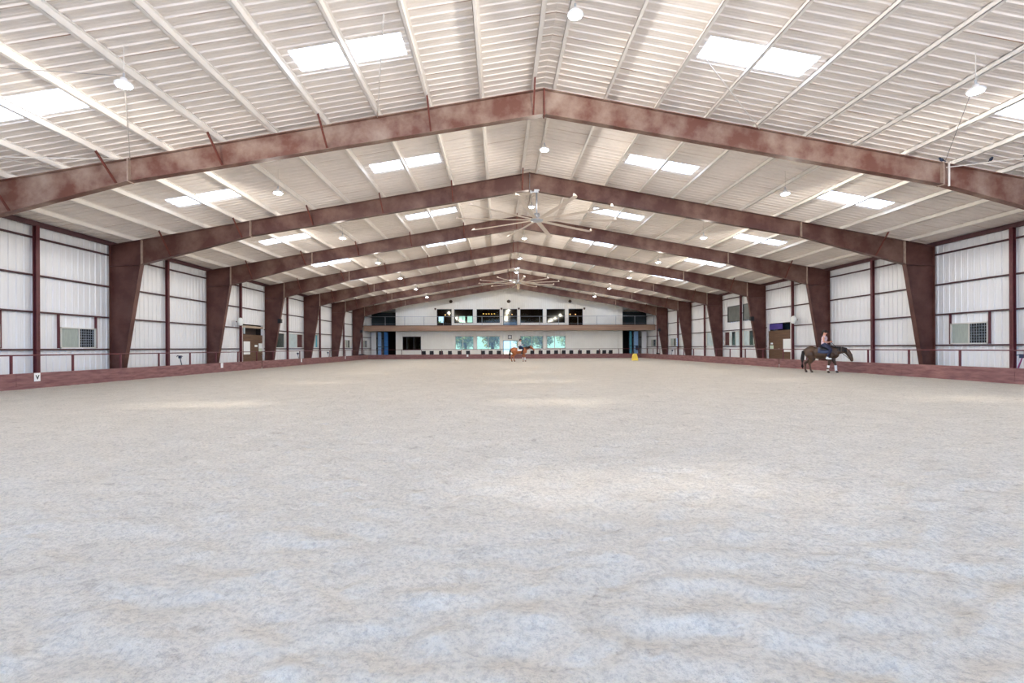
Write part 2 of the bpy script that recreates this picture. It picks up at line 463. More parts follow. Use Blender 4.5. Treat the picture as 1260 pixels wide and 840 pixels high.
side_window(-1, 16.5, 18.42, 1.46, 2.36, [(.5, 'greypane'), (.5, 'grid')], jambs=True, where='grilled window cut by the left edge of the photo')
side_window(-1, *LOFF[0][:2], *LOFF[0][2:], [(1, 'glassdk')], 'frame_lt', where='dark office window just beyond the left wooden door')
side_window(-1, *LOFF[1][:2], *LOFF[1][2:], [(.6, 'palepane'), (.4, 'curtain')], 'frame_lt', where='long office window with a brown curtain on the left wall')
side_window(-1, *LOFF[2][:2], *LOFF[2][2:], [(.65, 'palepane'), (.35, 'teal')], 'frame_lt', where='teal tinted office window behind the fifth left column')
side_window(-1, *LOFF[3][:2], *LOFF[3][2:], [(.5, 'greypane'), (.5, 'glassgrey')], 'frame_lt', where='small grey window before the seventh left column')
side_window(-1, *LOFF[4][:2], *LOFF[4][2:], [(.4, 'greypane'), (.6, 'glassdk')], 'frame_lt', where='small dark window under the left end of the balcony')
side_window(1, *RW[0][:2], *RW[0][2:], [(.5, 'grid'), (.5, 'greypane')], jambs=True, where='two-pane window with a wire grille on the right wall')
side_window(1, *ROFF[0][:2], *ROFF[0][2:], [(.26, 'palepane'), (.26, 'glassdk'), (.16, 'palepane'), (.32, 'curtain')], 'frame_lt', where='long lower office window with a brown curtain on the right wall')
side_window(1, *ROFF[1][:2], *ROFF[1][2:], [(.3, 'greenpane'), (.3, 'glassdk'), (.4, 'palepane')], 'frame_lt', where='lower office window beside the fourth right column')
side_window(1, *ROFF[2][:2], *ROFF[2][2:], [(1, 'palepane')], 'frame_lt', where='pale office window behind the fifth right column')
side_window(1, *ROFF[3][:2], *ROFF[3][2:], [(.5, 'glassgrey'), (.5, 'greypane')], 'frame_lt', where='small grey window beside the seventh right column')
side_window(1, *ROFF[4][:2], *ROFF[4][2:], [(.6, 'glassdk'), (.4, 'greypane')], 'frame_lt', where='small dark window under the right end of the balcony')
side_window(1, *ROFF[5][:2], *ROFF[5][2:], [(1, 'glassgrey')], 'frame_dk', where='grey reflecting upper window on the right wall, farther of two')
side_window(1, *ROFF[6][:2], *ROFF[6][2:], [(1, 'glassgrey')], 'frame_dk', where='grey reflecting upper window on the right wall, nearer of two')

# wooden doors in the long walls
def big_door(side, n):
    X = XL - .1 if side < 0 else XR + .1
    s = 1 if side < 0 else -1
    d = empty('door_%d' % n, (X, 36.9, 0)); d['kind'] = 'structure'
    d['label'] = 'brown boarded sliding door with notices on the %s wall' % ('left' if side < 0 else 'right')
    m = MB(); k = 0; z = .02
    top = 2.45 if side < 0 else 2.62
    while z < top:
        m.box(-.03 - (.006 if k % 2 else 0), .03 + (.006 if k % 2 else 0), -1.53, 1.53, z, min(top, z + .165)); z += .17; k += 1
    m.build('door_leaf', M['wood'], d)
    m = MB()
    for a, b in ((-1.6, -1.53), (1.53, 1.6)): m.box(-.08, .12 * 1, a, b, 0, 3.25) if s > 0 else m.box(-.12, .08, a, b, 0, 3.25)
    m.box(*((-.08, .12) if s > 0 else (-.12, .08)), -1.6, 1.6, 3.2, 3.28)
    m.build('door_frame', M['white'], d)
    if side < 0:
        MB().box(-.5, -.45, -1.5, 1.5, 2.3, 3.2).build('track_board', M['darkbrown'], d)
        MB().tube([(.05, -1.2, 3.1), (.05, -1.2, 2.5)], .06).build('counterweight', M['palepane'], d)
        MB().box(-.5, .1, -1.5, 1.5, 2.95, 3.1).build('door_header', M['soffit'], d)
    else:
        MB().box(.3, .35, -1.5, 1.5, 2.5, 3.2).build('transom_panel', M['glassdk'], d)
        MB().box(-.03, 0, -.35, 1.4, 2.72, 3.15).build('banner', M['purple'], d)['label'] = 'purple banner'
    fx = .05 if s > 0 else -.05
    def note(y0, y1, z0, z1, mm, nm, lab):
        o = MB().box(*sorted((X + fx, X + fx + s * .012)), y0, y1, z0, z1).build(nm, M[mm]); tag(o, lab, 'notice', 'notices on the wooden doors')
    if side < 0:
        note(35.6, 36.5, 1.0, 1.95, 'paper', 'notice_board', 'large white notice board on the left brown door')
        note(37.2, 37.6, 1.55, 1.7, 'paper', 'notice', 'tiny white slip on the left brown door')
        note(37.8, 38.35, 1.42, 1.82, 'paper', 'notice', 'white paper on the far edge of the left brown door')
        note(37.8, 38.35, 1.15, 1.4, 'paper_g', 'notice', 'pale green paper under white one on left brown door')
    else:
        note(35.42, 36.4, .98, 1.95, 'paper', 'notice_board', 'large white notice board on the right brown door')
        note(37.72, 38.2, 1.2, 1.48, 'paper_g', 'notice', 'pale green paper on the right brown door')
        note(37.8, 38.1, 1.56, 1.68, 'paper', 'notice', 'small white sticker above green paper, right brown door')
        MB().ball((s * .06, .05, 1.2), .06).build('door_knob', M['splice'], d)
big_door(-1, 1); big_door(1, 2)
for xa, xb, q in ((XL - 2.4, XL - .2, 'left'), (XR + .2, XR + 2.4, 'right')):  # dark box added behind each door to block sky light through the gaps
    m = MB(); m.box(xa, xb, 35.1, 35.16, 0, 3.6); m.box(xa, xb, 38.7, 38.76, 0, 3.6); m.box(xa, xb, 35.1, 38.76, 3.5, 3.6)
    m.box(*((xa, xa + .06) if q == 'left' else (xb - .06, xb)), 35.1, 38.76, 0, 3.6)
    m.build('wall_light_block', M['darkbrown'])['kind'] = 'structure'

# ---------------------------------------------------------------- steel frames
def ibeam(m, top, bot, y, fw=.25, ft=.018, wt=.014):
    """web polygon between two polylines (same x stations) plus flanges following them"""
    poly = list(top) + list(bot)[::-1]
    m.prism(poly, 'y', y - wt / 2, y + wt / 2)
    for line, sg in ((top, -1), (bot, 1)):
        for a, b in zip(line, line[1:]):
            m.prism([a, b, (b[0], b[1] + sg * ft), (a[0], a[1] + sg * ft)], 'y', y - fw / 2, y + fw / 2)
for k, y in enumerate(FR):
    lab = ['nearest maroon steel roof frame, its columns outside the photo'] + ['%s maroon steel frame from the camera, column at each side' % ORD[j] for j in range(1, 7)]
    F = empty('steel_frame', (RX, y, 0), label=lab[k], cat='steel frame', group='maroon steel frames spanning the arena')
    def W(mb, name, m, par=None):
        mb.v = [(a - RX, b - y, c) for a, b, c in mb.v]; return mb.build(name, m, par or F)
    for sg in (-1, 1):
        X0 = XL if sg < 0 else XR
        kx = X0 - sg * 1.45      # inner edge of knee
        sx = RX + sg * 13.3      # splice
        top = [(RX, RZ), (sx, rtop(sx)), (kx, rtop(kx))]
        bot = [(RX, 9.0), (sx, rtop(sx) - .72), (kx, 5.40)]
        m = MB(); ibeam(m, top, bot, y); raf = W(m, 'rafter', M['rafter'] if k < 1 else M['rafter_shaded'])
        # column with haunch
        m = MB(); ft = .018
        poly = [(X0, 0), (X0, rtop(X0)), (kx, rtop(kx)), (kx, 5.40), (X0 - sg * .55, 0)]
        m.prism(poly, 'y', y - .007, y + .007)
        m.prism([(X0, 0), (X0, rtop(X0)), (X0 - sg * ft, rtop(X0)), (X0 - sg * ft, 0)], 'y', y - .125, y + .125)
        m.prism([(kx, 5.4), (X0 - sg * .55, 0), (X0 - sg * (.55 - ft), 0), (kx + sg * ft, 5.4)], 'y', y - .125, y + .125)
        m.prism([(X0, rtop(X0)), (kx, rtop(kx)), (kx, rtop(kx) - ft), (X0, rtop(X0) - ft)], 'y', y - .125, y + .125)
        m.prism([(kx, 5.40), (X0, 5.34), (X0, 5.32), (kx, 5.38)], 'y', y - .12, y + .12)
        m.box(X0 - .6 if sg > 0 else X0 - .02, X0 + .02 if sg > 0 else X0 + .6, y - .15, y + .15, 0, .02)
        colm = W(m, 'column', M['steel'])
        m = MB(); m.prism([(kx - sg * .02, rtop(kx) - .02), (kx - sg * .05, rtop(kx) - .02), (kx - sg * .05, 5.42), (kx - sg * .02, 5.42)], 'y', y - .135, y + .135)
        W(m, 'knee_plate', M['splice'], colm)
        m = MB(); m.box(sx - .02, sx + .02, y - .135, y + .135, rtop(sx) - .74, rtop(sx) + .0)
        W(m, 'splice_plate', M['splice'], raf)
        # bolts on the splice plate and flange braces
        br = [j for j in range(0, 12, 2)] if sg < 0 else [0, 10]
        for j in br:
            x = (1.15 - 1.67 * j) if sg < 0 else (1.85 + 1.67 * j)
            if j == 0 and sg > 0: continue
            if abs(x - RX) > abs(kx - RX) + 1: continue
            t = abs(x - RX)
            zb = 9.0 + (rtop(sx) - .72 - 9.0) * t / 13.3 if t < 13.3 else (rtop(sx) - .72) + (5.4 - rtop(sx) + .72) * (t - 13.3) / (abs(kx - RX) - 13.3)
            m = MB(); m.bar((x, y - .85, rtop(x) + .02), (x, y - .02, max(zb, 5.4) + .03), .05, .05)
            W(m, 'flange_brace', M['brace'], raf)
    m = MB(); m.box(RX - .025, RX + .025, y - .14, y + .14, 8.96, RZ + .0); W(m, 'ridge_plate', M['brace'])

# ---------------------------------------------------------------- high-bay lamps
def lamp():
    L = empty('high_bay_lamp')
    m = MB().lathe([(.03, .16), (.06, .15), (.07, .09), (.15, .06), (.18, .03), (.185, .0), (.17, -.01)], n=24)
    hs_ = m.build('housing', M['white'], L, True)
    MB().lathe([(.16, -.012), (.15, -.03), (.10, -.038)], n=24).build('lens', emis('lamp lens', (226, 236, 255), 26), hs_, True)
    MB().tube([(0, 0, .15), (0, 0, .9)], .008, 6).build('hanger', M['wire'], L)
    MB().tube([(0, 0, .15), (0, 0, .26)], .025, 8).build('hook', M['alu'], L)
    return L
lp0 = lamp(); first = True
RN = {0: 'ridge', -1: 'left', 1: 'right'}
for k in range(-1, 7):
    for c, (x, z) in {0: (1.78, 9.02), -1: (-8.38, 7.32), 1: (11.2, 7.35)}.items():
        y = 11.15 + BAY * k
        o = lp0 if first else copy_tree(lp0); first = False
        o.location = (x, y, z)
        where = 'behind the open end' if k < 0 else '%s from the camera' % ORD[k]
        tag(o, 'glowing round high bay lamp of the %s row, %s' % (RN[c], where), 'lamp', 'high bay lamps hanging from the roof')
        ld = bpy.data.lights.get('high bay beam') or bpy.data.lights.new('high bay beam', 'POINT')
        ld.energy = 400; ld.color = (1, .94, .86); ld.shadow_soft_size = .02
        lo = bpy.data.objects.new('lamp_light', ld); COL.objects.link(lo); lo.location = (x, y, z - .066); lo['kind'] = 'helper'

# ---------------------------------------------------------------- fans
def fan(y, rot, lab, nb=10):
    F = empty('ceiling_fan', (1.84, y, 7.55), label=lab, cat='fan', group='large ceiling fans under the ridge')
    MB().tube([(0, 0, .2), (0, 0, 1.42)], .045, 10).build('downrod', M['alu'], F, True)
    m = MB(); m.box(-.12, .12, -.14, .14, 1.38, 1.46); m.box(-.3, -.26, -.05, .05, 1.3, 1.46); m.box(-.3, .1, -.04, .04, 1.34, 1.38); m.build('bracket', M['alu'], F)
    MB().lathe([(.06, .34), (.14, .32), (.16, .18), (.16, .08), (.30, .05), (.32, .0), (.28, -.04), (.1, -.06)], n=24).build('hub', M['alu'], F, True)
    if y > 40: MB().lathe([(.1, .02), (.14, 0), (.14, -.55), (.1, -.6)], (0, 0, -.05), 16).build('motor', M['soffit'], F, True)
    for k in range(nb):
        a = rot + 2 * PI * k / nb
        m = MB(); secs = []
        for r in (.28, 1.2, 2.2, 3.2, 3.62):
            w = .11; dz = .03 * (r / 3.6) ** 2
            secs.append([(r, -w, .02 + dz), (r, 0, .045 + dz), (r, w, -.015 + dz), (r, 0, .012 + dz)])
        vs = [p for s_ in secs for p in s_]; fs = [(0, 1, 2, 3), tuple(len(vs) - 4 + i for i in (3, 2, 1, 0))]
        for i in range(len(secs) - 1):
            for q in range(4): fs.append((i * 4 + q, i * 4 + (q + 1) % 4, i * 4 + 4 + (q + 1) % 4, i * 4 + 4 + q))
        m.add(vs, fs); m.add([(3.62, -.09, .05), (3.72, -.09, .05), (3.74, .05, .03), (3.62, .1, .02), (3.62, -.09, .16), (3.70, -.09, .16), (3.70, .0, .12), (3.62, .06, .08)],
                             [(0, 1, 2, 3), (4, 7, 6, 5), (0, 4, 5, 1), (1, 5, 6, 2), (2, 6, 7, 3), (3, 7, 4, 0)])
        o = m.build('blade', M['fanblade'], F); o.rotation_euler.z = a; o.scale.x = 1.05
fan(FR[1], math.radians(2), 'large ten-blade ceiling fan hanging from the second steel frame')
fan(FR[4], math.radians(-12), 'farther large ceiling fan hanging near the middle of the arena')

# ---------------------------------------------------------------- kickboards and rails
def fence(name, pts, lab, posts, gates=(), planks=4):
    """pts: base line from a to b (axis aligned); posts: distances along it"""
    a = Vector(pts[0] + (0,)); b = Vector(pts[1] + (0,)); d = (b - a); L = d.length; d.normalize(); n = Vector((-d.y, d.x, 0))
    R = empty(name, a, label=lab, cat='kickboard fence')
    secs = []; cur = 0
    for g0, g1 in gates:
        secs.append((cur, g0)); cur = g1
    secs.append((cur, L))
    def add_boards(mb, s0, s1, off=0, skew=0):
        s = s0
        while s < s1 - .01:
            e = min(s + 4.88, s1)
            for q in range(planks):
                z0 = -.03 + .6 * q / planks ; z1 = -.03 + .6 * (q + 1) / planks - .001
                o = off + random.uniform(-.005, .005)
                p = [d * (s + .004) + n * (o - .022), d * (e - .004) + n * (o - .022 + skew), d * (e - .004) + n * (o + .022 + skew), d * (s + .004) + n * (o + .022)]
                mb.add([(v.x, v.y, z0) for v in p] + [(v.x, v.y, z1) for v in p], [(3, 2, 1, 0), (4, 5, 6, 7), (0, 1, 5, 4), (1, 2, 6, 5), (2, 3, 7, 6), (3, 0, 4, 7)])
            s = e
    for s0, s1 in secs:
        m = MB(); add_boards(m, s0, s1); m.build('kickboard', M['board'], R)
    for g0, g1 in gates:
        m = MB(); add_boards(m, g0 + .02, g1 - .02, off=-.07); m.build('gate_panel', M['board'], R)
    m = MB(); p0 = d * 0 + n * .055; p1 = d * L + n * .055; m.tube([(p0.x, p0.y, 1.205), (p1.x, p1.y, 1.205)], .024, 8); m.build('rail', M['steel2'], R)
    for s in posts:
        p = d * s + n * .055
        MB().box(p.x - .03, p.x + .03, p.y - .03, p.y + .03, 0, 1.2).build('rail_post', M['steel2'], R)
# the long fences run from behind the camera to the far corner
lp = [17.3 + 2.44 * k - Y0 for k in range(-9, 19)]
fence('kickboard_fence', ((KL, Y0), (KL, KF)), 'low maroon kickboard fence with rail along the left wall', [s for s in lp if .1 < s < KF - Y0], gates=[(34.9 - Y0, 38.7 - Y0)])
# right fence runs the other way so that its front faces the sand too
rp = [19.1 + 2.44 * k - Y0 for k in range(-10, 18)]
fence('kickboard_fence', ((KR, KF), (KR, Y0)), 'low maroon kickboard fence with rail along the right wall', [KF - Y0 - s for s in rp if .1 < s < KF - Y0], gates=[(KF - 35.1, KF - 31.6)])
fence('kickboard_fence', ((KL + .03, KF), (KR - .03, KF)), 'low maroon kickboard fence before the far gable wall', [1.7 + 2.55 * k for k in range(14)])

# dressage markers
def marker(x, y, horiz, lab, letter=None):
    m = empty('arena_marker', (x, y, .26), label=lab, cat='sign', group='white marker boards on the kickboards')
    w, h = .235, .30
    if horiz: b = MB().box(-w / 2, w / 2, -.012, 0, 0, h)
    else: b = MB().box(0, .012, -w / 2, w / 2, 0, h)
    b.build('board', M['white'], m)
    if letter:
        c = bpy.data.curves.new('letter', 'FONT'); c.body = letter; c.size = .21; c.extrude = .003; c.offset = .006; c.align_x = 'CENTER'
        c.materials.append(M['black'])
        t_ = bpy.data.objects.new('t', c); COL.objects.link(t_); dg = bpy.context.evaluated_depsgraph_get(); dg.update()
        lm = bpy.data.meshes.new_from_object(t_.evaluated_get(dg)); bpy.data.objects.remove(t_)
        o = bpy.data.objects.new('letter', lm); COL.objects.link(o); o.parent = m
        o.location = (.016, 0, .075); o.rotation_euler = (PI / 2, 0, PI / 2); o['label'] = 'black letter'
for y, lab, lt in ((18.15, 'white board with black letter on the left kickboard, nearest the camera', 'V'), (29.95, 'plain white marker board on left kickboard, second from the camera', None),
                   (41.8, 'plain white marker board on left kickboard, third from the camera', None), (53.6, 'plain white marker board near the far end of the left kickboard', None)):
    marker(KL + .035, y, False, lab, lt)
marker(-4.1, KF - .028, True, 'white marker board on the far kickboard left of the clock')

# ---------------------------------------------------------------- far gable wall
UW = [(-6.35, -3.72), (-3.19, .09), (2.99, 6.22), (6.75, 9.35)]
UD = [(-8.81, -6.74), (.56, 2.57), (9.89, 11.91)]
LWN = [(-13.64, -11.08, 1.12, 3.04), (-6.26, -3.62, 1.15, 3.07), (-3.21, .09, 1.15, 3.07), (2.97, 6.26, 1.22, 3.07), (6.73, 9.45, 1.26, 3.07)]
LD = (.54, 2.61, -.05, 2.42)
GX0, GX1 = -14.6, 17.61
holes = [(a, b, 4.93, 6.88) for a, b in UW] + [(a, b, 4.5, 6.9) for a, b in UD] + list(LWN) + [LD]
gm = ribbed(GX0, GX1, -.05, lambda u: roof(u) - .02, .3048, .035, lambda u, v, d: (u, YF - d, v), holes, minor=False, ribw=.045, topw=.02)
gw = gm.build('wall_far', M['gable']); gw['kind'] = 'structure'
# end returns of the gable wall block
m = MB(); m.box(GX0 - .02, GX0, YF, YE, 0, 7.1); m.box(GX1, GX1 + .02, YF, YE, 0, 7.1); m.build('side_return', M['gable'], gw)
def gable_win(x0, x1, z0, z1, lab, door=False, mull=(), fk='frame_dk'):
    wn[0] += 1
    cx = (x0 + x1) / 2
    w = empty(('door_%d' % (wn[0])) if door else ('window_%d' % wn[0]), (cx, YF, z0)); w['kind'] = 'structure'; w['label'] = lab
    f = MB(); t = .07; h = z1 - z0; a, b = x0 - cx, x1 - cx
    f.box(a, b, -.06, .06, h - t, h); f.box(a, a + t, -.06, .06, 0, h); f.box(b - t, b, -.06, .06, 0, h); f.box(a, b, -.06, .06, 0, t)
    for q in mull: f.box(a + (b - a) * q - .04, a + (b - a) * q + .04, -.05, .05, t, h - t)
    f.build('door_frame' if door else 'window_frame', M[fk], w)
    MB().box(a + t, b - t, -.006, .006, t, h - t).build('glass_pane', M['glass'] if door else M['tinted'], w)
nm = ['left', 'second from left', 'second from right', 'right']
for (a, b), q in zip(UW, nm): gable_win(a, b, 4.93, 6.88, 'dark upper lounge window on the far wall, %s of four' % q)
for (a, b), q in zip(UD, ('left', 'middle', 'right')): gable_win(a, b, 4.5, 6.9, 'glazed balcony door, %s of the three' % q, True)
gable_win(*LWN[0], 'small black framed lower window near left end of far wall', fk='black', mull=(.22, .6))
for w_, q in zip(LWN[1:], nm): gable_win(*w_, 'lower window showing green trees, %s of four' % q, fk='frame_lt', mull=(.42,) if q in ('left', 'right') else (.5,))
gable_win(LD[0], LD[1], 0, LD[3], 'dark framed double glass door under the clock', True, mull=(.5,))

# upper lounge room behind the gable wall
rm = MB()
rm.box(-13, 15, YF + .15, 76, 4.3, 4.42); rm.box(-13, 15, YF + .15, 76, 7.3, 7.4)
rm.box(-13.05, -13, YF + .15, 76, 4.3, 7.4); rm.box(15, 15.05, YF + .15, 76, 4.3, 7.4)
# rear wall with daylight openings
op = [(-9.4, -8.6, 5.35, 6.3), (-6.2, -5.3, 4.75, 6.35), (-4.95, -4.1, 4.75, 6.35)]
xs = sorted([-13, 15] + [e for o in op for e in o[:2]])
for a, b in zip(xs, xs[1:]):
    hh = [o for o in op if o[0] <= (a + b) / 2 <= o[1]]
    if hh: rm.box(a, b, 76, 76.06, 4.3, hh[0][2]); rm.box(a, b, 76, 76.06, hh[0][3], 7.4)
    else: rm.box(a, b, 76, 76.06, 4.3, 7.4)
rmo = rm.build('wall_lounge', M['darkbrown']); rmo['kind'] = 'structure'
# small room behind the black framed lower window
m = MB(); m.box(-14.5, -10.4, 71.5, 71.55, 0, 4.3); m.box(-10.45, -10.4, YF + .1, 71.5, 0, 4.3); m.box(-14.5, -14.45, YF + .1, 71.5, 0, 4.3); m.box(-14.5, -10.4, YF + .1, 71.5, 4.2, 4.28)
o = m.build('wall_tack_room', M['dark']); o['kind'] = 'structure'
# pendant lamps seen through the upper glazing
bulb = emis('warm bulb', (255, 200, 150), 7)
pp = [(-2.3, 71.5), (-1.9, 72.0), (-1.5, 71.6), (-1.1, 72.0), (-.7, 71.6), (-7.4, 72.5), (-8.0, 72.5), (1.2, 72.5), (1.9, 71.8), (10.5, 72), (11.3, 72)]
pl = empty('pendant_lamp'); MB().ball((0, 0, 0), .075, n=6).build('bulb', bulb, pl, True); MB().tube([(0, 0, .07), (0, 0, .9)], .01, 6).build('pendant_cord', M['black'], pl)
for i, (x, y) in enumerate(pp):
    o = pl if i == 0 else copy_tree(pl); o.location = (x, y, 6.38 if i < 5 else 6.3)
    tag(o, 'small warm pendant bulb inside the upper lounge, %s from the left' % ORD[sorted(range(len(pp)), key=lambda q: pp[q][0]).index(i)], 'lamp', 'pendant lamps in the lounge')

# balcony
b = empty('balcony', (RX, 66.5, 3.74), label='tan balcony deck with thin rail across the far wall', cat='balcony')
def BB(x0, x1, y0, y1, z0, z1, nm, mm): return MB().box(x0 - RX, x1 - RX, y0 - 66.5, y1 - 66.5, z0 - 3.74, z1 - 3.74).build(nm, M[mm], b)
BB(XL + .02, XR - .02, 66.46, 66.52, 3.74, 4.45, 'fascia', 'beige')
BB(XL + .02, XR - .02, 66.40, 66.56, 4.45, 4.49, 'deck_edge', 'steeldk')
BB(XL + .02, XR - .02, 66.52, YF - .05, 4.38, 4.44, 'deck', 'soffit')
BB(XL + .02, XR - .02, 66.52, YF - .05, 3.78, 3.84, 'soffit', 'soffit')
m = MB(); m.tube([(XL + .05 - RX, 0, 1.93), (XR - .05 - RX, 0, 1.93)], .022, 6); m.tube([(XL + .05 - RX, 0, .95), (XR - .05 - RX, 0, .95)], .012, 6); m.build('balcony_rail', M['grille'], b)
x = XL + .3
while x < XR:
    MB().box(x - RX - .022, x - RX + .022, -.022, .022, .75, 1.93).build('balcony_post', M['grille'], b); x += 2.62
m = MB()
for x_ in (-14.0, -8.0, -2.0, 4.0, 10.0, 16.4): m.box(x_ - .06 - RX, x_ + .06 - RX, .02, .12, -3.74, 0)
# clock, round grilles, sconces
c = empty('wall_clock', (1.5, YF - .05, 2.9), label='square black framed clock above the glass double door', cat='clock')
m = MB()
for a_, b_, c_, d_ in ((-.27, .27, .2, .27), (-.27, .27, -.27, -.2), (-.27, -.2, -.2, .2), (.2, .27, -.2, .2)): m.box(a_, b_, -.05, 0, c_, d_)
m.build('clock_frame', M['black'], c); MB().box(-.2, .2, -.02, 0, -.2, .2).build('clock_face', M['white'], c)
m = MB(); m.bar((0, -.03, 0), (.09, -.03, .08), .015); m.bar((0, -.03, 0), (-.02, -.03, .15), .012); m.build('clock_hand', M['black'], c)
for x, q, rz in ((-6.81, 'left', -.5), (1.37, 'middle', 0), (10.07, 'right', .5)):
    o = empty('wall_speaker', (x, YF - .3, 7.95), rz, label='round brown speaker high on the far wall, %s of three' % q, cat='speaker', group='round speakers on the gable')
    s_ = MB().lathe([(.10, 0), (.24, .03), (.27, .10), (.24, .16), (.08, .2)], n=18)
    s_.v = [(vx, -vz + .1, vy * .85) for vx, vy, vz in s_.v]; s_.build('speaker_cone', M['oval'], o, True)
    MB().box(-.03, .03, .05, .3, -.03, .03).build('speaker_bracket', M['black'], o)
for x, q in ((-9.02, 'beside the left balcony door'), (.33, 'left of the middle balcony door'), (2.8, 'right of the middle balcony door'), (12.14, 'beside the right balcony door')):
    o = MB(); o.box(x - .12, x + .12, YF - .22, YF - .02, 6.86, 7.06); o.prism([(x - .09, 6.86), (x + .09, 6.86), (x + .05, 6.76), (x - .05, 6.76)], 'y', YF - .18, YF - .06)
    tag(o.build('wall_sconce', M['oval']), 'small grey wall sconce %s' % q, 'sconce', 'sconces on the gable wall')

# black chairs standing behind the far kickboard
def chair():
    R = empty('patio_chair')
    MB().box(-.25, .25, -.24, .24, .42, .47).build('seat', M['black'], R)
    m = MB(); m.prism([(.22, .45), (.25, .45), (.31, 1.02), (.28, 1.02)], 'x', -.26, .26); m.build('backrest', M['black'], R)
    for sx in (-1, 1):
        for sy in (-1, 1): MB().bar((sx * .23, sy * .21, .43), (sx * .26, sy * .25, 0), .035).build('leg', M['black'], R)
        MB().box(sx * .27 - .02, sx * .27 + .02, -.2, .24, .64, .67).build('armrest', M['black'], R)
    return R
ch = chair()
cxs = [(px - 614) / 600.0 for px in (521, 530, 541.5, 552.5, 564, 574.5, 592.5, 601.5, 611.5, 652.5, 663, 672.5, 682, 691, 700.5, 711, 721.5, 734, 741, 748)]
CX = [-9.95, -8.97, -7.72, -6.52, -5.27, -4.13, -2.16, -1.18, -.1, 4.37, 5.5, 6.53, 7.57, 8.55, 9.58, 10.72, 11.86, 13.22, 13.98, 14.83]
for i, x in enumerate(CX):
    o = ch if i == 0 else copy_tree(ch)
    o.location = (x - .0, 65.0, 0); o.rotation_euler.z = random.uniform(-.1, .1) + PI
    tag(o, 'black patio chair behind the far kickboard, %s in the row from the left' % ORD[i], 'chair', 'black chairs in a row below the balcony')

# side passages at both ends of the gable wall
def passage(x0, x1, side):
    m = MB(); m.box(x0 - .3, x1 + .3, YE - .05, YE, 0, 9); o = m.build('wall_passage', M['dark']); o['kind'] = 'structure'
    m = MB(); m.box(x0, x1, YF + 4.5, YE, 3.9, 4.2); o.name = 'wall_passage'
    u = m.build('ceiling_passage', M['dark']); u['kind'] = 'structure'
    m = MB(); m.box(x0, x1, YF + 1.4, YF + 1.45, 4.42, roof((x0 + x1) / 2) - .3 ); u = m.build('wall_loft', M['glassdk']); u['kind'] = 'structure'
passage(XL, GX0, -1); passage(GX1, XR, 1)
def slab_door(x0, x1, y, z1, m_, lab):
    d = empty('sliding_door', ((x0 + x1) / 2, y, 0), label=lab, cat='door')
    w = (x1 - x0) / 2
    MB().box(-w, w, -.03, .03, .02, z1).build('door_panel', M[m_], d)
    mm = MB(); mm.box(-w, w, -.05, -.03, z1 * .42, z1 * .42 + .08); mm.box(-w, -w + .06, -.05, -.03, .02, z1); mm.box(w - .06, w, -.05, -.03, .02, z1); mm.build('door_rail', M['frame_dk'], d)
slab_door(-17.45, -16.85, 70.4, 3.7, 'bluepale', 'pale blue tall door leaf in the left passage')
slab_door(-16.6, -15.95, 70.6, 3.7, 'blue', 'bright blue tall door leaf in the left passage')
slab_door(18.85, 19.3, 70.4, 3.7, 'teal', 'narrow teal door leaf in the right passage')
slab_door(19.55, 20.3, 70.6, 3.7, 'bluepale', 'pale blue tall door leaf in the right passage')
for s, x, q in ((-1, -17.9, 'left'), (1, 20.95, 'right')):
    MBb = MB(); MBb.box(x - .35, x + .35, 70.0, 70.05, 0, 3.7); tag(MBb.build('panel_board', M['wall']), 'white upright panel at the outer side of the %s passage' % q, 'panel')
    m = MB(); m.tube([(x - .8 * s * -1 - .6, 64.6, .45), (x, 64.5, .55), (x + .5, 64.6, .45)], [.08, .12, .08], 8)
    tag(m.build('rolled_hose', M['cover'], smooth=True), 'dark rolled bundle lying behind the kickboard at the far %s corner' % q, 'bundle')
tag(MB().box(19.85, 20.2, 70.52, 70.55, .95, 1.6).build('notice', M['navy']), 'dark notice on pale blue door leaf, right passage', 'notice')

# ---------------------------------------------------------------- small wall things
def speaker(x, y, z, side, lab):
    o = empty('box_speaker', (x, y, z), label=lab, cat='speaker', group='small black speakers on the columns')
    m = MB(); m.prism([(-.13, -.16), (.13, -.13), (.13, .16), (-.13, .18)], 'x', -.13, .13)
    m.build('speaker_box', M['black'], o); MB().box(-.02, .02, .1, .3, -.02, .02).build('speaker_bracket', M['black'], o)
for kx_, y, z, lab in ((-17.1, FR[3] - .3, 3.55, 'small black speaker on the fourth left column'), (-17.2, FR[6] - .3, 3.5, 'small black speaker on the seventh left column'),
                       (20.2, FR[3] - .3, 3.6, 'small black speaker on the fourth right column'), (20.3, FR[6] - .3, 3.55, 'small black speaker on the seventh right column')):
    speaker(kx_, y, z, 0, lab)
for side, X in ((-1, XL), (1, XR)):
    q = 'left' if side < 0 else 'right'
    o = empty('wall_fan', (X - side * .22, 34.5, 3.3), label='round white barn fan on the %s wall beside the brown door' % q, cat='fan')
    m = MB().lathe([(.12, .02), (.25, .0), (.29, .08), (.27, .16), (.1, .2)], n=18); m.v = [(-side * vz, vx, vy) for vx, vy, vz in m.v]; m.build('fan_cage', M['paper'], o, True)
    MB().box(-.2 if side < 0 else -.02, .02 if side < 0 else .2, -.03, .03, -.03, .03).build('fan_bracket', M['steel2'], o)
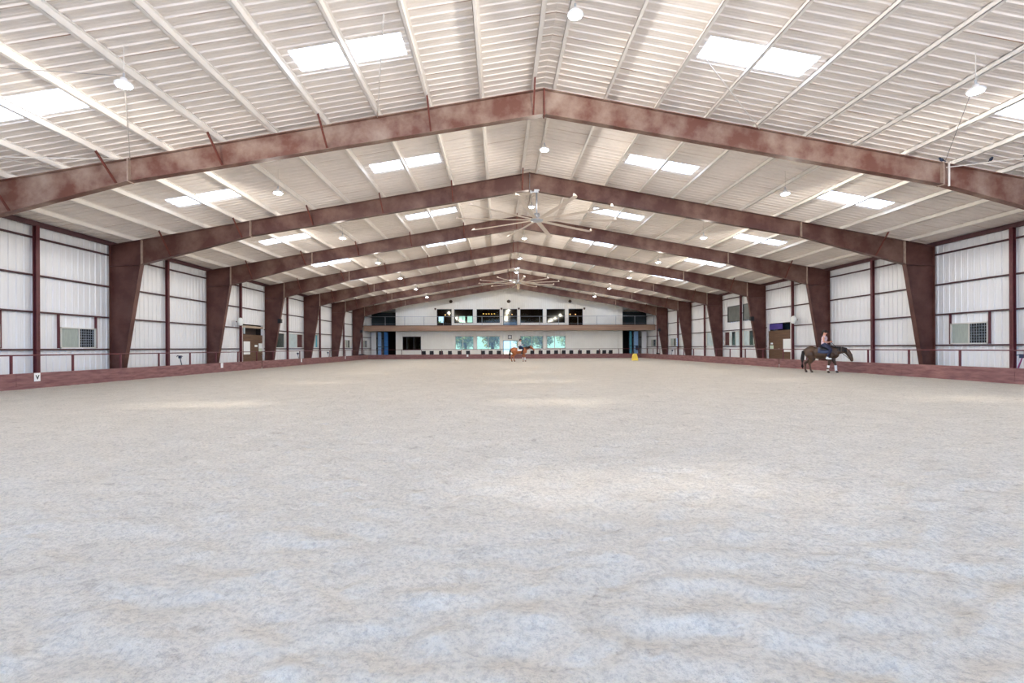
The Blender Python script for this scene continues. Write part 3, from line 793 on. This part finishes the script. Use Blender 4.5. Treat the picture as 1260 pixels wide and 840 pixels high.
def hydrant(x, y, lean, lab, big=False):
    o = empty('yard_hydrant', (x, y, 0), label=lab, cat='hydrant', group='yard hydrants behind the kickboards')
    MB().tube([(0, lean * -.35, 0), (0, 0, .92)], .022, 8).build('standpipe', M['hose'] if big else M['navy'], o)
    m = MB(); m.box(-.05, .05, -.07, .07, .9, 1.05); m.tube([(0, -.05, 1.02), (0, -.22, 1.05), (0, -.26, .98)], .022, 6); m.build('hydrant_head', M['navy'], o)
    MB().bar((0, .05, 1.04), (0, .22, 1.0), .03).build('hydrant_handle', M['navy'], o)
hydrant(-17.6, 27.35, -1, 'dark leaning yard hydrant behind left kickboard near third column')
hydrant(-17.6, 43.1, -1, 'dark yard hydrant under the long left office window')
hydrant(-17.6, 50.6, -1, 'dark yard hydrant beyond the fifth left column')
hydrant(19.9, 18.05, -1, 'yard hydrant with magenta pipe at the right edge of the photo', True)
hydrant(20.2, 56.5, -1, 'dark yard hydrant before the seventh right column')
y_ = empty('marker_block', (14.1, 50.4, 0), label='yellow tapered plastic block standing on sand before far kickboard', cat='block')
m = MB(); m.add([(-.28, -.2, 0), (.28, -.2, 0), (.28, .2, 0), (-.28, .2, 0), (-.26, -.18, .45), (.27, -.18, .3), (.27, .18, .3), (-.26, .18, .45), (-.17, -.12, .72), (.15, -.12, .72), (.15, .12, .72), (-.17, .12, .72)],
                [(3, 2, 1, 0), (0, 1, 5, 4), (1, 2, 6, 5), (2, 3, 7, 6), (3, 0, 4, 7), (4, 5, 9, 8), (5, 6, 10, 9), (6, 7, 11, 10), (7, 4, 8, 11), (8, 9, 10, 11)])
m.build('block_body', M['yellow'], y_); MB().box(-.29, .29, -.21, .21, 0, .05).build('block_foot', M['yellow'], y_)

# brace rods, conduit and cables in the roof
def rod(a, b, r, lab, mk='wire', sag=0, nm='brace_rod', cat='rod', group='thin rods and cables under the roof'):
    a, b = Vector(a), Vector(b); pts = [a.lerp(b, t / 8) - Vector((0, 0, sag * 4 * (t / 8) * (1 - t / 8))) for t in range(9)]
    tag(MB().tube(pts, r, 6).build(nm, M[mk], smooth=True), lab, cat, group)
f1 = FR[0]
rod((-2.6, 11.2, roof(-2.6) - .3), (-3.9, f1 - .1, rtop(-3.9) - .02), .014, 'thin brace rod beside the nearest inner left skylight')
rod((5.3, 12.6, roof(5.3) - .3), (8.6, f1 - .1, rtop(8.6) - .02), .014, 'thin brace rod below the nearest inner right skylight')
rod((-11.7, f1 - .15, rtop(-11.7) - .05), (-8.38, 11.15, 7.55), .012, 'pale cable from nearest left lamp down to the splice plate')
rod((-16.5, 13.2, 6.62), (-11.9, f1 - .15, 7.45), .016, 'pale conduit running to the splice plate at upper left', sag=.05, nm='conduit')
rod((14.85, f1 - .15, 7.3), (17.6, f1 - 1.6, 7.26), .018, 'pale cable with birds perched on it', sag=-.0, nm='perch_cable')
rod((11.2, 11.15, 7.6), (14.8, f1 - .15, 7.45), .007, 'thin cable from the nearest right lamp to the splice', 'dkwire')
rod((1.5, FR[1] - .15, 9.8), (1.5, FR[1] - .15, 8.9), .02, 'grey conduit drop at the ridge of the second frame', 'dkwire', nm='conduit')
m = MB(); m.tube([(14.93, f1 - .17, rtop(14.93)), (14.93, f1 - .17, rtop(14.93) - .78)], .03, 8)
tag(m.build('conduit', M['wire']), 'short pale conduit on the right splice plate of nearest frame', 'conduit')
rod((-12.6, 10.2, roof(-12.6) - .25), (-8.5, 11.1, 7.5), .006, 'thin cable reaching the nearest left lamp from the wall side', 'dkwire')
rod((XL + 1.2, 9.6, roof(XL + 1.2) - .3), (-13.9, f1 - .2, rtop(-13.9)), .014, 'pale brace rod in the roof corner at upper left')

# birds
def bird(loc, rz, lab):
    o = empty('perched_bird', loc, rz, label=lab, cat='bird', group='small dark birds at the roof on the right')
    m = MB(); m.ball((0, 0, .07), .05, (1.25, .85, 1.0), 8, Matrix.Rotation(-.6, 3, 'Y')); m.ball((.05, 0, .125), .032, n=8)
    m.tube([(.075, 0, .125), (.105, 0, .12)], [.009, .002], 6)
    m.tube([(-.045, 0, .05), (-.12, 0, -.01)], [.022, .012], 6)
    m.build('bird_body', M['bird'], o, True)
    MB().tube([(.0, .012, .03), (.0, .012, .0)], .004, 5).build('bird_leg', M['black'], o); MB().tube([(.0, -.012, .03), (.0, -.012, .0)], .004, 5).build('bird_leg', M['black'], o)
A, B_ = Vector((14.85, f1 - .15, 7.3)), Vector((17.6, f1 - 1.6, 7.26))
for t, rz, q in ((.36, .3, 'leftmost of three'), (.62, 2.6, 'middle of three'), (.82, .9, 'rightmost of three')):
    bird(tuple(A.lerp(B_, t) + Vector((0, 0, .018))), rz, 'small dark bird perched on the pale cable, %s' % q)
bird((14.75, f1 - .1, rtop(14.75) + .01), 2.8, 'small dark bird sitting on the beam above the splice plate')

# ---------------------------------------------------------------- trees outside beyond the far windows
def tree(x, y, h, r, lk, lab):
    o = empty('tree', (x, y, -.1), label=lab, cat='tree', group='trees seen through the far windows')
    m = MB(); m.tube([(0, 0, 0), (.1, 0, h * .35), (0, .1, h * .7)], [.28, .22, .1], 10)
    m.tube([(.08, 0, h * .3), (r * .5, .2, h * .6)], [.12, .05], 8); m.tube([(.05, 0, h * .35), (-r * .5, -.2, h * .62)], [.12, .05], 8)
    m.build('tree_trunk', M['trunk'], o, True)
    rr = random.Random(int(x * 10)); vs = []; fs = []
    for i in range(1500):
        a, b_, c_ = rr.gauss(0, 1), rr.gauss(0, 1), rr.gauss(0, 1); l = math.sqrt(a * a + b_ * b_ + c_ * c_)
        q = rr.uniform(.35, 1)
        p = Vector((a / l * r * q, b_ / l * r * q, h * .62 + c_ / l * h * .42 * q)); s_ = rr.uniform(.12, .26)
        u = Vector((rr.gauss(0, 1), rr.gauss(0, 1), rr.gauss(0, 1))).normalized(); w_ = u.orthogonal().normalized()
        k = len(vs); vs += [p - u * s_, p + w_ * s_ * .5, p + u * s_, p - w_ * s_ * .5]; fs.append((k, k + 1, k + 2, k + 3))
    m = MB(); m.add(vs, fs); m.build('tree_crown', M[lk], o)
for x, y, h, r, lk, lab in ((-9.5, 84, 6, 2.8, 'leaf2', 'blue green tree beyond the left of the lower windows'), (-5.9, 84, 5.5, 2.2, 'leaf2', 'bluish tree seen through the left lower window'),
                            (-1.2, 80, 6, 1.9, 'leaf', 'green tree seen through the second lower window'), (4.6, 86, 5, 2.2, 'leaf2', 'pale tree seen through the third lower window'),
                            (7.2, 82, 6, 2.1, 'leaf', 'darker green tree between the right lower windows'), (12, 84, 7, 2.8, 'leaf2', 'blue green tree beyond the right lower window')):
    tree(x, y, h, r, lk, lab)

# ---------------------------------------------------------------- people and horses
def blob(name, els, vox, m, parent=None, smooth=3):
    """els: ('t', [(x,y,z,r)...]) tapered chain | ('b', (x,y,z), r, (sx,sy,sz), roty)"""
    mb = MB()
    for e in els:
        if e[0] == 't':
            ch_ = e[1]; sy = e[2] if len(e) > 2 else 1
            k0 = len(mb.v)
            for p in ch_: mb.ball(p[:3], p[3], n=7)
            for p, q in zip(ch_, ch_[1:]): mb.tube([p[:3], q[:3]], [p[3], q[3]], 14)
            if sy != 1:
                cy = ch_[0][1]
                for i in range(k0, len(mb.v)): v = mb.v[i]; mb.v[i] = (v[0], cy + (v[1] - cy) * sy, v[2])
        else:
            mb.ball(e[1], e[2], e[3], 10, Matrix.Rotation(e[4], 3, 'Y') if len(e) > 4 else None)
    me = mb.mesh('tmp', None); o = bpy.data.objects.new('tmp', me); COL.objects.link(o)
    r = o.modifiers.new('r', 'REMESH'); r.mode = 'VOXEL'; r.voxel_size = vox; r.use_smooth_shade = True
    s = o.modifiers.new('s', 'SMOOTH'); s.iterations = smooth; s.factor = .5
    dg = bpy.context.evaluated_depsgraph_get(); dg.update()
    nm_ = bpy.data.meshes.new_from_object(o.evaluated_get(dg)); nm_.name = name
    bpy.data.objects.remove(o)
    nm_.materials.clear(); nm_.materials.append(m)
    for p in nm_.polygons: p.use_smooth = True
    q = bpy.data.objects.new(name, nm_); COL.objects.link(q)
    if parent: q.parent = parent
    return q

def horse(loc, rz, sc, coat, manec, neck, head, stride, lab, wraps=(1, 1), blaze=False, pad=False, tail=None):
    H = empty('horse', loc, rz, label=lab, cat='horse'); H.scale = (sc, sc, sc)
    els = [('b', (-.52, 0, 1.18), .34, (1.12, .82, .92)), ('b', (-.1, 0, 1.10), .36, (1.5, .80, .92)), ('b', (.36, 0, 1.13), .34, (1.1, .76, 1.02)),
           ('b', (.40, 0, 1.33), .15, (1.8, .55, .95)), ('b', (.58, 0, 1.05), .24, (.95, .85, 1.0)), ('b', (-.72, 0, 1.22), .2, (1, .9, .9)),
           ('b', (-.35, 0, 1.33), .14, (2.2, .8, .8))]
    els.append(('t', neck, .68))
    els.append(('t', head, .82))
    hd0 = head[0]
    for sy in (-1, 1):
        # ears
        els.append(('t', [(hd0[0] - .02, sy * .055, hd0[2] + .08, .028), (hd0[0] - .01, sy * .065, hd0[2] + .19, .012)]))
    legs = []
    for i, (sy, fr_) in enumerate(((1, 1), (-1, 1), (1, -1), (-1, -1))):
        d = stride[i]
        if fr_ > 0:
            c = [(.46, sy * .15, 1.0, .15), (.44 + d * .25, sy * .16, .78, .095), (.50 + d * .75, sy * .155, .50, .058), (.50 + d * .85, sy * .155, .44, .046),
                 (.49 + d * 1.0, sy * .155, .17, .036), (.495 + d * 1.0, sy * .155, .14, .044), (.53 + d * 1.05, sy * .155, .075, .042), (.545 + d * 1.05, sy * .155, .045, .055)]
        else:
            c = [(-.58, sy * .16, 1.05, .23), (-.50 + d * .35, sy * .17, .80, .14), (-.60 + d * .6, sy * .165, .64, .085), (-.735 + d * .8, sy * .16, .52, .06), (-.72 + d * .86, sy * .16, .44, .048),
                 (-.69 + d * 1.0, sy * .16, .17, .038), (-.685 + d * 1.0, sy * .16, .14, .045), (-.65 + d * 1.05, sy * .16, .075, .044), (-.635 + d * 1.05, sy * .16, .045, .056)]
        c = [(p_[0], p_[1], p_[2], p_[3] * 1.13) for p_ in c]; els.append(('t', c)); legs.append(c)
    body = blob('horse_body', els, .016, coat, H)
    for i in (0, 1):
        if wraps[i]:
            c = legs[i]
            MB().tube([(c[3][0], c[3][1], c[3][2] - .02), ((c[3][0] + c[4][0]) / 2, c[3][1], .3), c[4][:3], (c[5][0] + .01, c[5][1], .12)], [.064, .062, .06, .068], 14).build('leg_wrap', M['white'], H, True)['label'] = 'white leg wrap'
    for c in legs:
        p = c[-1]; MB().lathe([(.066, 0), (.064, .02), (.052, .075)], (p[0], p[1], 0), 12).build('hoof', M['black'], H, True)
    # mane
    m = MB(); rr = random.Random(3)
    nk = [Vector(p[:3]) for p in neck]; nr = [p[3] for p in neck]
    for t in range(26):
        f = t / 25 * (len(nk) - 1); i = min(int(f), len(nk) - 2); u = f - i
        p = nk[i].lerp(nk[i + 1], u); r = nr[i] + (nr[i + 1] - nr[i]) * u
        d = (nk[i + 1] - nk[i]).normalized(); up = Vector((-d.z, 0, d.x))
        top = p + up * (r * .97)
        m.tube([top + Vector((0, .01, .01)), top + Vector((0, -.07, -.03)), top + Vector((rr.uniform(-.02, .02), -.125, -.17)), top + Vector((rr.uniform(-.02, .02), -.12, -.26))], [.028, .026, .02, .006], 6)
    m.build('mane', manec, H, True)
    tl = tail or [(-.78, 0, 1.30), (-.93, 0, 1.18), (-.98, 0, .75), (-.98, 0, .35), (-.96, 0, .2)]
    m = MB(); m.tube(tl, [.06, .08, .10, .07, .015], 10); m.v = [(a, b_ * 1, c_) for a, b_, c_ in m.v]
    m.build('tail', manec, H, True)
    # tack: pad, saddle, girth, bridle
    def shell(x0, x1, rad, z0, nmn, mm, thick=.0, lim=1.2):
        mb = MB(); n = 14; st = [x0 + (x1 - x0) * i / 4 for i in range(5)]
        vs = []; fs = []
        for lay in (0, 1):
            for i, x_ in enumerate(st):
                for k in range(n + 1):
                    a = -lim + 2 * lim * k / n; r = rad - lay * .03
                    sag_ = .03 * math.sin(PI * (x_ - x0) / (x1 - x0))
                    vs.append((x_, math.sin(a) * r * .93, z0 + math.cos(a) * r * 1.05 - sag_))
        N = (n + 1) * 5
        for lay in (0, 1):
            for i in range(4):
                for k in range(n): a = lay * N + i * (n + 1) + k; fs.append((a, a + 1, a + n + 2, a + n + 1))
        for i in range(4):
            for k in (0, n): a = i * (n + 1) + k; fs.append((a, a + n + 1, a + n + 1 + N, a + N))
        for k in range(n):
            for i in (0, 4): a = i * (n + 1) + k; fs.append((a, a + 1, a + 1 + N, a + N))
        mb.add(vs, fs); return mb.build(nmn, mm, H, True)
    shell(-.18, .42, .355, 1.08, 'saddle_pad', M['white'] if pad else M['navy'], lim=1.45)
    shell(-.08, .34, .385, 1.08, 'saddle', M['black'], lim=.95)
    MB().ball((.30, 0, 1.49), .06, (.8, 1.6, .8)).build('pommel', M['black'], H, True); MB().ball((-.1, 0, 1.50), .06, (.9, 2, .8)).build('cantle', M['black'], H, True)
    h0, h1, h2 = [Vector(p[:3]) for p in (head[0], head[1], head[-1])]
    def ring(p, d, r):
        u = d.orthogonal().normalized(); w_ = d.cross(u).normalized()
        if abs(u.y) > .5: u, w_ = w_, u
        pts = [p + (u * math.cos(2 * PI * k / 14) * r + w_ * math.sin(2 * PI * k / 14) * r) for k in range(15)]
        pts = [Vector((q.x, q.y * .84, q.z)) for q in pts]; return pts
    d = (h2 - h0).normalized(); m = MB(); m.tube(ring(h1, d, head[1][3] + .008), .009, 6); m.tube(ring(h0 + d * .05, d, head[0][3] + .0), .009, 6)
    for sy in (-1, 1): m.tube([h0 + d * .05 + Vector((0, sy * .09, 0)), h1 + Vector((0, sy * .085, 0)), h2 + Vector((-.04, sy * .06, .0))], .009, 6)
    m.build('bridle', M['black'], H, True)
    if blaze:
        up = Vector((-d.z, 0, d.x)); up = up if up.z > 0 else -up
        m = MB(); pts = [h0.lerp(h2, t) + up * (head[0][3] + (head[-1][3] - head[0][3]) * t - .012) for t in (.15, .5, .85, 1.0)]
        m.tube(pts, [.02, .03, .035, .03], 8); m.build('blaze', M['white'], H, True)['label'] = 'white blaze on the face'
    for sy in (-1, 1):
        q = h0.lerp(h2, .25); MB().ball((q.x, sy * (head[0][3] * .82 - .008), q.z + .02), .02, n=6).build('eye', M['black'], H, True)
    return H

SKIN = mat('skin', (206, 150, 124), .6); HAIR = mat('dark hair', (40, 28, 24), .8)
def rider(loc, rz, lab, shirt, legc, bootc, rein_to, sleeves, helmetm, look=0.):
    R = empty('person', loc, rz, label=lab, cat='person')
    # body skeleton, origin at the seat; x forward
    sh = .47
    els = [('b', (0, 0, .06), .15, (.85, 1.05, .75)), ('t', [(0, 0, .08, .13), (.0, 0, .24, .115), (.02, 0, .38, .13)]), ('b', (.02, 0, .40), .14, (.75, 1.25, .85)),
           ('t', [(.01, 0, .48, .07), (.02, 0, .58, .055)]),
           ('b', (.04, 0, .69), .095, (.98, .82, 1.22)), ('b', (.07, 0, .64), .06, (1, .85, .9)),
           ('t', [(.12, 0, .68, .014), (.145, 0, .655, .016)])]
    for sy in (-1, 1):
        els.append(('t', [(.02, sy * .095, .69, .016), (.01, sy * .10, .67, .012)]))                    # ear
        els.append(('t', [(.01, sy * .17, .46, .058), (.0, sy * .23, .33, .046), (.02, sy * .25, .20, .042), (.16, sy * .17, .17, .036), (.27, sy * .09, .19, .025)]))
        hx, hy, hz = .30, sy * .075, .195
        els.append(('b', (hx, hy, hz), .04, (1.05, .5, .9)))
        for q in range(4):                                                                           # fingers curled round the rein
            zz = hz + .024 - q * .016; ln = (.036, .042, .038, .03)[q]
            els.append(('t', [(hx + .025, hy + sy * .012, zz, .0095), (hx + .03 + ln * .6, hy + sy * .006, zz, .009), (hx + .025 + ln * .6, hy - sy * .022, zz - .002, .0085), (hx + .02, hy - sy * .028, zz - .003, .008)]))
        els.append(('t', [(hx - .005, hy - sy * .008, hz + .03, .012), (hx + .025, hy - sy * .016, hz + .046, .010), (hx + .05, hy - sy * .012, hz + .043, .009)]))
        els.append(('t', [(.02, sy * .10, .04, .105), (.20, sy * .26, -.08, .085), (.33, sy * .32, -.20, .062), (.27, sy * .335, -.38, .055), (.18, sy * .34, -.58, .038), (.17, sy * .34, -.64, .04)]))
        els.append(('t', [(.15, sy * .34, -.66, .042), (.26, sy * .35, -.675, .036), (.33, sy * .355, -.675, .028)]))
    blob('body', els, .0085, SKIN, R, 2)
    # clothing shells
    els = [('b', (0, 0, .09), .158, (.88, 1.06, .75)), ('t', [(0, 0, .10, .138), (.0, 0, .24, .124), (.02, 0, .38, .138)]), ('b', (.02, 0, .40), .148, (.77, 1.27, .87))]
    for sy in (-1, 1):
        if sleeves: els.append(('t', [(.01, sy * .17, .46, .068), (.0, sy * .23, .33, .056), (.02, sy * .25, .20, .052), (.16, sy * .17, .17, .044), (.23, sy * .115, .182, .035)]))
        else: els.append(('t', [(.01, sy * .15, .465, .066), (.005, sy * .175, .44, .064)]))
    blob('shirt', els, .011, shirt, R, 2)
    els = [('b', (0, 0, .02), .165, (.88, 1.06, .72))]
    for sy in (-1, 1): els.append(('t', [(.02, sy * .10, .03, .115), (.20, sy * .26, -.08, .095), (.33, sy * .32, -.20, .072), (.29, sy * .333, -.33, .063)] + ([] if bootc is not None and bootc is M['black'] else [(.19, sy * .34, -.56, .05)])))
    blob('breeches', els, .011, legc, R, 2)
    for sy in (-1, 1):
        e = [('t', [(.15, sy * .34, -.665, .05), (.26, sy * .35, -.68, .044), (.34, sy * .355, -.68, .035)]), ('t', [(.175, sy * .34, -.60, .048), (.165, sy * .34, -.66, .05)])]
        if bootc is M['black']: e.append(('t', [(.275, sy * .335, -.35, .064), (.23, sy * .338, -.48, .058), (.175, sy * .34, -.6, .048)]))
        blob('boot', e, .011, bootc, R, 2)
    # helmet / hair / face
    m = MB(); m.ball((.03, 0, .735), .115, (1.12, .95, .82), 10); m.tube([(.12, 0, .72), (.20, 0, .70)], [.06, .035], 12); m.build('helmet', helmetm, R, True)
    m = MB(); m.ball((-.05, 0, .66), .07, (.8, 1, 1.1)); m.tube([(-.08, 0, .64), (-.12, 0, .56), (-.11, 0, .47)], [.035, .032, .012], 8); m.build('hair', HAIR, R, True)
    for sy in (-1, 1): MB().ball((.128, sy * .033, .70), .011, n=6).build('eye', M['black'], R, True)
    MB().tube([(.128, -.02, .625), (.134, 0, .622), (.128, .02, .625)], .006, 6).build('mouth', mat('lips', (168, 96, 88), .6), R, True)
    for sy in (-1, 1):
        c, s_ = math.cos(-rz), math.sin(-rz)
        d = Vector(rein_to[0 if sy > 0 else 1]) - Vector(loc); dl = Vector((d.x * c - d.y * s_, d.x * s_ + d.y * c, d.z))
        a = Vector((.30, sy * .075, .195)); mid = (a + dl) / 2 - Vector((0, 0, .06)); mid.y = sy * .13
        MB().tube([a, mid, dl], .007, 6).build('rein', M['black'], R)
    return R
BAY_ = mat('dark bay coat', (64, 44, 30), .45, rgb2=(92, 64, 40), vscale=3, lo=.4, hi=.75); BLK = mat('black mane', (24, 19, 18), .8)
CHEST = mat('chestnut coat', (150, 84, 46), .5, rgb2=(176, 106, 62), vscale=3); CMANE = mat('dark chestnut tail hair', (46, 30, 26), .8)
def to_world(loc, rz, sc, p):
    c, s_ = math.cos(rz), math.sin(rz); return (loc[0] + sc * (p[0] * c - p[1] * s_), loc[1] + sc * (p[0] * s_ + p[1] * c), loc[2] + sc * p[2])
# dark bay, low head, right side
hl, hr, hs = (17.0, 25.25, .0), math.radians(-40), .93
neck1 = [(.42, 0, 1.20, .27), (.66, 0, 1.22, .215), (.92, 0, 1.26, .175), (1.12, 0, 1.24, .135)]
head1 = [(1.18, 0, 1.17, .145), (1.29, 0, .98, .125), (1.36, 0, .80, .09), (1.375, 0, .72, .08)]
horse(hl, hr, hs, BAY_, BLK, neck1, head1, (.14, -.22, -.16, .14), 'dark bay horse with lowered head and white front wraps by right kickboard')
bit = head1[-1]
rider(to_world(hl, hr, hs, (.09, 0, 1.53)), hr, 'rider in pale sleeveless top and navy trousers on the dark bay horse',
      mat('pale patterned top', (226, 200, 206), .8, rgb2=(96, 84, 112), vscale=9, lo=.5, hi=.7), mat('navy trousers', (34, 40, 66), .8), M['paper'],
      [to_world(hl, hr, hs, (bit[0] - .04, .06, bit[2])), to_world(hl, hr, hs, (bit[0] - .04, -.06, bit[2]))], False, HAIR)
# chestnut, far end
hl, hr, hs = (2.0, 49.2, .0), math.radians(-4), .97
neck2 = [(.42, 0, 1.22, .27), (.68, 0, 1.30, .20), (.95, 0, 1.43, .14), (1.14, 0, 1.50, .115)]
head2 = [(1.20, 0, 1.48, .135), (1.36, 0, 1.36, .115), (1.50, 0, 1.24, .08), (1.53, 0, 1.21, .075)]
horse(hl, hr, hs, CHEST, CMANE, neck2, head2, (.12, -.12, -.12, .16), 'chestnut horse with white blaze and wraps at the far end', blaze=True, pad=True)
bit = head2[-1]
rider(to_world(hl, hr, hs, (.09, 0, 1.53)), hr, 'rider in black helmet, white shirt and navy breeches on the chestnut horse',
      mat('white shirt', (228, 228, 230), .8), mat('navy breeches', (30, 44, 84), .8), M['black'],
      [to_world(hl, hr, hs, (bit[0] - .04, .06, bit[2])), to_world(hl, hr, hs, (bit[0] - .04, -.06, bit[2]))], True, M['black'])

# ---------------------------------------------------------------- light
w = bpy.data.worlds.new('World'); S.world = w; w.use_nodes = True
nt = w.node_tree; bg = nt.nodes['Background']; bg.inputs['Color'].default_value = (.36, .59, 1.0, 1); bg.inputs['Strength'].default_value = 5.4
sd = bpy.data.lights.new('sun', 'SUN'); sd.energy = 15; sd.angle = math.radians(9); sd.color = (1, .93, .84)
so = bpy.data.objects.new('sun', sd); COL.objects.link(so); so['kind'] = 'helper'
so.rotation_euler = Vector((-5.3, .3, 8.9)).to_track_quat('Z', 'Y').to_euler()

# ---------------------------------------------------------------- camera
cd = bpy.data.cameras.new('camera'); cam = bpy.data.objects.new('camera', cd); COL.objects.link(cam); S.camera = cam
cd.sensor_fit = 'HORIZONTAL'; cd.sensor_width = 36; cd.lens = 36 * 600 / 1260.0
cd.shift_y = (427.686 - 420) / 1260.0
cd.clip_end = 500; cd.clip_start = .1
yaw, roll = .026, -.005
cam.location = (0, 0, 1.391)
cam.matrix_world = Matrix.Translation((0, 0, 1.391)) @ Matrix.Rotation(-yaw, 4, 'Z') @ Matrix.Rotation(PI / 2, 4, 'X') @ Matrix.Rotation(roll, 4, 'Z')

vs_ = S.view_settings; vs_.view_transform = 'Standard'; vs_.look = 'None'; vs_.gamma = 1; vs_.use_curve_mapping = False; vs_.exposure = 0.17
S.cycles.max_bounces = 10; S.cycles.diffuse_bounces = 6; S.cycles.glossy_bounces = 3; S.cycles.transparent_max_bounces = 12; S.cycles.transmission_bounces = 6
S.cycles.sample_clamp_indirect = 8; S.cycles.use_denoising = True
S.cycles.caustics_reflective = False; S.cycles.caustics_refractive = False
